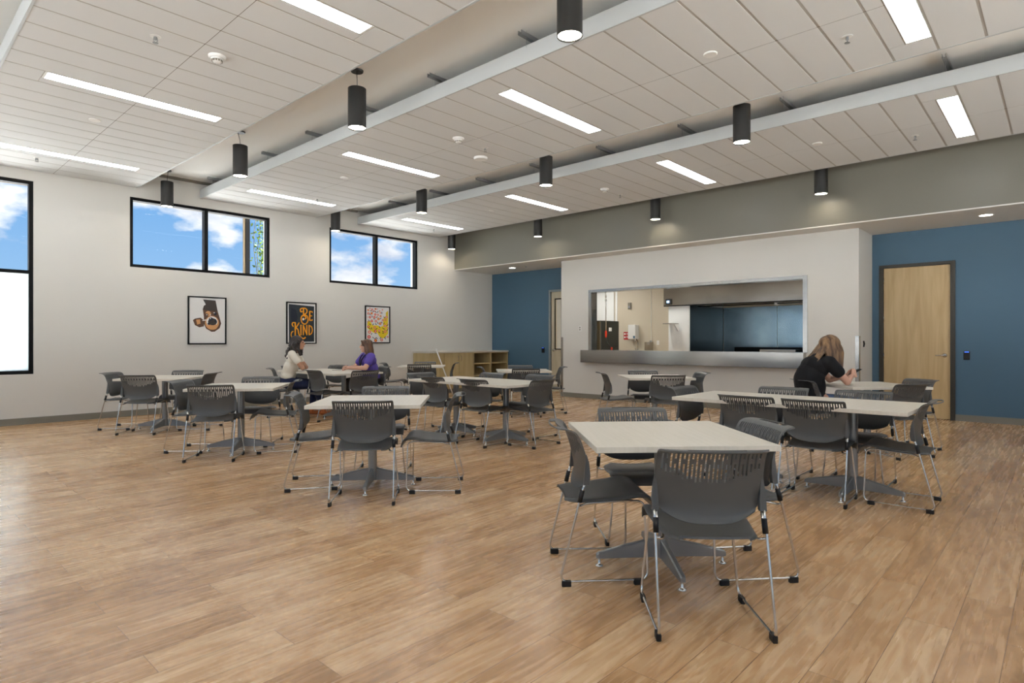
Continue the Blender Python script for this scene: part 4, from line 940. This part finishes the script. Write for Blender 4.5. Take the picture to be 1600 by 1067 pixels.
for sx, yy in ((1, .60), (-1, .40)): blob('shoe', [('c', V3(sx*.08, yy-.03, .05), V3(sx*.09, yy+.13, .034), .044, .034), ('c', V3(sx*.08, yy, .06), V3(sx*.08, yy, .10), .044, .040)], .006, M['shoe'], p1)
hr = [('e', P(0, -.03, .045), (.094, .106, .094)), ('e', P(0, -.07, -.02), (.10, .085, .11))]
for k in range(120):
    a = random.uniform(-.25, PI+.25); yy = -math.sin(a); xx = math.cos(a)
    z0 = random.uniform(-.235, .04); rr = .095+random.uniform(-.012, .038)*(1+max(0, -z0)*2.5); hr.append(('e', P(xx*rr, yy*rr*1.0-.01+z0*.28, z0), (random.uniform(.018, .032),)*3))
for sx in (-1, 1):
    for k in range(6): hr.append(('c', P(sx*.085, .02, .05-k*.035), P(sx*.093+random.uniform(-.008, .008), .03+random.uniform(-.01, .012), .01-k*.04), .02, .018))
blob('hair', hr, .007, M['hairb'], p1, 1)

# --- woman in the purple shirt, hands together on the table
p2 = person('seated woman in purple shirt and dark lanyard with long brown hair', 6.11, 8.975, 166)
hc = V3(.0, .10, 1.155)
HI, P = head_items(hc, (.30, 1, .0), (0, -.05, 1))
rs, ls = V3(.18, .07, .975), V3(-.18, .07, .975); re, le = V3(.27, .20, .79), V3(-.25, .20, .79); rw, lw = V3(.05, .40, .785), V3(-.035, .41, .785)
body = HI+[('c', V3(0, .06, 1.0), hc+V3(0, -.02, -.06), .056, .052), ('c', V3(0, 0, .60), V3(0, .04, .92), .11, .10), ('c', rs, ls, .06, .06), ('c', rs, re, .052, .042), ('c', re, rw, .042, .026), ('c', ls, le, .052, .042), ('c', le, lw, .042, .026)]
for sx in (-1, 1): body += [('c', V3(0, 0, .56), V3(sx*.1, .05, .545), .12, .1), ('c', V3(sx*.1, .05, .545), V3(sx*.12, .42, .53), .092, .062), ('c', V3(sx*.12, .42, .53), V3(sx*.12, .40, .11), .056, .038), ('c', V3(sx*.12, .40, .06), V3(sx*.13, .53, .04), .036, .028)]
body += hand(rw, (-.45, .85, .0), (.3, .1, 1), (-.3, -.1, .6), .5)+hand(lw, (.5, .85, .02), (-.3, .1, 1), (.3, -.1, .6), .55)
blob('body', body, .006, M['skin'], p2); face(P, 1, p2)
blob('shirt', [('e', V3(0, .0, .62), (.185, .15, .12)), ('e', V3(0, .03, .76), (.17, .145, .16)), ('e', V3(0, .055, .90), (.185, .135, .12)), ('c', rs, ls, .072, .072), ('c', rs, rs+(re-rs)*.55, .072, .068), ('c', ls, ls+(le-ls)*.55, .072, .068)], .008, M['purple'], p2)
jn = [('e', V3(0, -.01, .56), (.19, .15, .10))]
for sx in (-1, 1): jn += [('c', V3(sx*.1, .04, .55), V3(sx*.12, .42, .53), .105, .074), ('c', V3(sx*.12, .42, .53), V3(sx*.12, .40, .12), .07, .054)]
blob('trousers', jn, .008, M['shoeb'], p2)
for sx in (-1, 1): blob('shoe', [('c', V3(sx*.12, .37, .05), V3(sx*.13, .52, .034), .044, .034)], .006, M['shoeb'], p2)
ln = MB(); ln.tube([V3(.08, .07, 1.055), V3(.07, .165, .985), V3(.045, .205, .90), V3(0, .198, .78)], .009, 6, fil=.03); ln.tube([V3(-.08, .07, 1.055), V3(-.07, .165, .985), V3(-.045, .205, .90), V3(0, .198, .78)], .009, 6, fil=.03)
obj('lanyard', ln, M['bplastic'], p2)
hr = [('e', P(0, -.02, .045), (.088, .104, .086))]
for k in range(26):
    a = PI*(-.06+1.12*k/25); xx, yy = math.cos(a), -math.sin(a)
    a0, a1, a2 = P(xx*.082, yy*.09+.0, .04), P(xx*.098, yy*.098-.015, -.08), P(xx*.12, yy*.075-.075, -.31-.03*math.sin(k*1.7))
    hr += [('c', a0, a1, .024, .024), ('c', a1, a2, .024, .014)]
for sx in (-1, 1): hr += [('c', P(sx*.02, .07, .092), P(sx*.078, .045, .03), .018, .020)]
blob('hair', hr, .007, M['hairbr'], p2, 1)

# --- woman in black bent over her phone
p3 = person('seated woman in black t-shirt bent over a phone, long blond-brown hair hiding her face', 7.585, 2.175, -46)
hc = V3(.0, .20, 1.18)
HI, P = head_items(hc, (0, .72, -.69), (0, .69, .72))
rs, ls = V3(.175, .09, 1.00), V3(-.175, .09, 1.00); re, le = V3(.215, .27, .785), V3(-.20, .30, .785); rw, lw = V3(.06, .41, .84), V3(-.05, .41, .84)
body = HI+[('c', V3(0, .10, 1.04), hc+V3(0, -.03, -.03), .056, .054), ('c', V3(0, -.03, .60), V3(0, -.04, .80), .13, .12), ('c', V3(0, -.05, .80), V3(0, .05, .97), .12, .11), ('c', rs, ls, .058, .058), ('c', rs, re, .05, .04), ('c', re, rw, .041, .025), ('c', ls, le, .05, .04), ('c', le, lw, .041, .025)]
for sx in (-1, 1): body += [('c', V3(0, 0, .56), V3(sx*.1, .05, .545), .12, .1), ('c', V3(sx*.1, .05, .545), V3(sx*.11, .44, .53), .090, .060), ('c', V3(sx*.11, .44, .53), V3(sx*.11, .36, .11), .056, .038), ('c', V3(sx*.11, .36, .06), V3(sx*.12, .49, .04), .036, .028)]
body += hand(rw, (-.35, .80, .28), (.8, .3, -.3), (0, -.2, 1), .75, .3)+hand(lw, (.35, .80, .28), (-.8, .3, -.3), (0, -.2, 1), .75, .3)
blob('body', body, .0055, M['skin'], p3); face(P, 1, p3)
blob('t_shirt', [('e', V3(0, -.03, .62), (.18, .145, .12)), ('c', V3(0, -.04, .60), V3(0, -.065, .80), .155, .160), ('e', V3(0, -.05, .82), (.192, .155, .20), (-12, 0, 0)), ('e', V3(0, -.03, .72), (.178, .15, .20)), ('e', V3(0, .01, .94), (.19, .15, .13), (-32, 0, 0)), ('c', rs, ls, .078, .078), ('c', rs, rs+(re-rs)*.48, .076, .072), ('c', ls, ls+(le-ls)*.48, .076, .072), ('c', V3(0, .04, 1.03), V3(0, .09, 1.07), .08, .06)], .008, M['bshirt'], p3)
jn = [('e', V3(0, -.02, .545), (.185, .15, .095))]
for sx in (-1, 1): jn += [('c', V3(sx*.1, .04, .54), V3(sx*.11, .44, .53), .102, .072), ('c', V3(sx*.11, .44, .53), V3(sx*.11, .36, .12), .068, .052)]
blob('jeans', jn, .008, M['jeansl'], p3)
for sx in (-1, 1): blob('shoe', [('c', V3(sx*.11, .33, .05), V3(sx*.12, .48, .034), .044, .034)], .006, M['shoeb'], p3)
hr = [('e', P(0, -.025, .035), (.092, .112, .096), (-44, 0, 0)), ('e', P(0, -.06, .0), (.092, .09, .09))]
for k in range(34):                      # curtain of hair falling straight down on both sides of the face
    sx = 1 if k % 2 else -1; q = (k//2)/16
    st = P(sx*.070*(1-.25*q), -.075+.15*q, .05+.012*math.sin(q*3)); st = V3(st.x, st.y, st.z)
    m1 = V3(sx*(.100+.004*math.sin(k)), .09+.185*q, 1.13-.02*q); en = V3(sx*(.095+.012*math.sin(k*2.1)), .13+.15*q, .985-.105*q*q+.02*math.sin(k*3.3))
    hr += [('c', st, m1, .022, .022), ('c', m1, en, .022, .009)]
for k in range(14):                      # strands over the shoulder blades
    xx = -.10+.2*k/13; hr += [('c', P(xx*.6, -.09, .02), V3(xx*1.0, .055, 1.115), .024, .022), ('c', V3(xx*1.0, .055, 1.115), V3(xx*1.35+.01*math.sin(k*5), -.055-.02*math.sin(k*2.3), 1.00+.025*math.sin(k*3.1)), .020, .006)]
blob('hair', hr, .006, M['hairbl'], p3, 1)
t = thing('smartphone', 'black smartphone held by the woman in black', 'phone', (0, 0, 0))
t.matrix_world = Matrix.Translation((7.585, 2.175, 0)) @ Matrix.Rotation(R(-46-90), 4, 'Z') @ Matrix.Translation((0, .485, .885)) @ Matrix.Rotation(R(28), 4, 'X')
obj('case', MB().box((-.036, -.072, -.0045), (.036, .072, .0035), bev=.003), M['bplastic'], t); obj('screen', MB().box((-.033, -.068, .0035), (.033, .068, .0042)), M['black'], t)
ph = thing('smartphone', 'pale phone lying on the table beside the purple-shirted woman\'s hands', 'phone', (5.62, 9.30, .7405), R(60))
obj('case', MB().box((-.037, -.074, 0), (.037, .074, .008), bev=.002), M['steel'], ph)
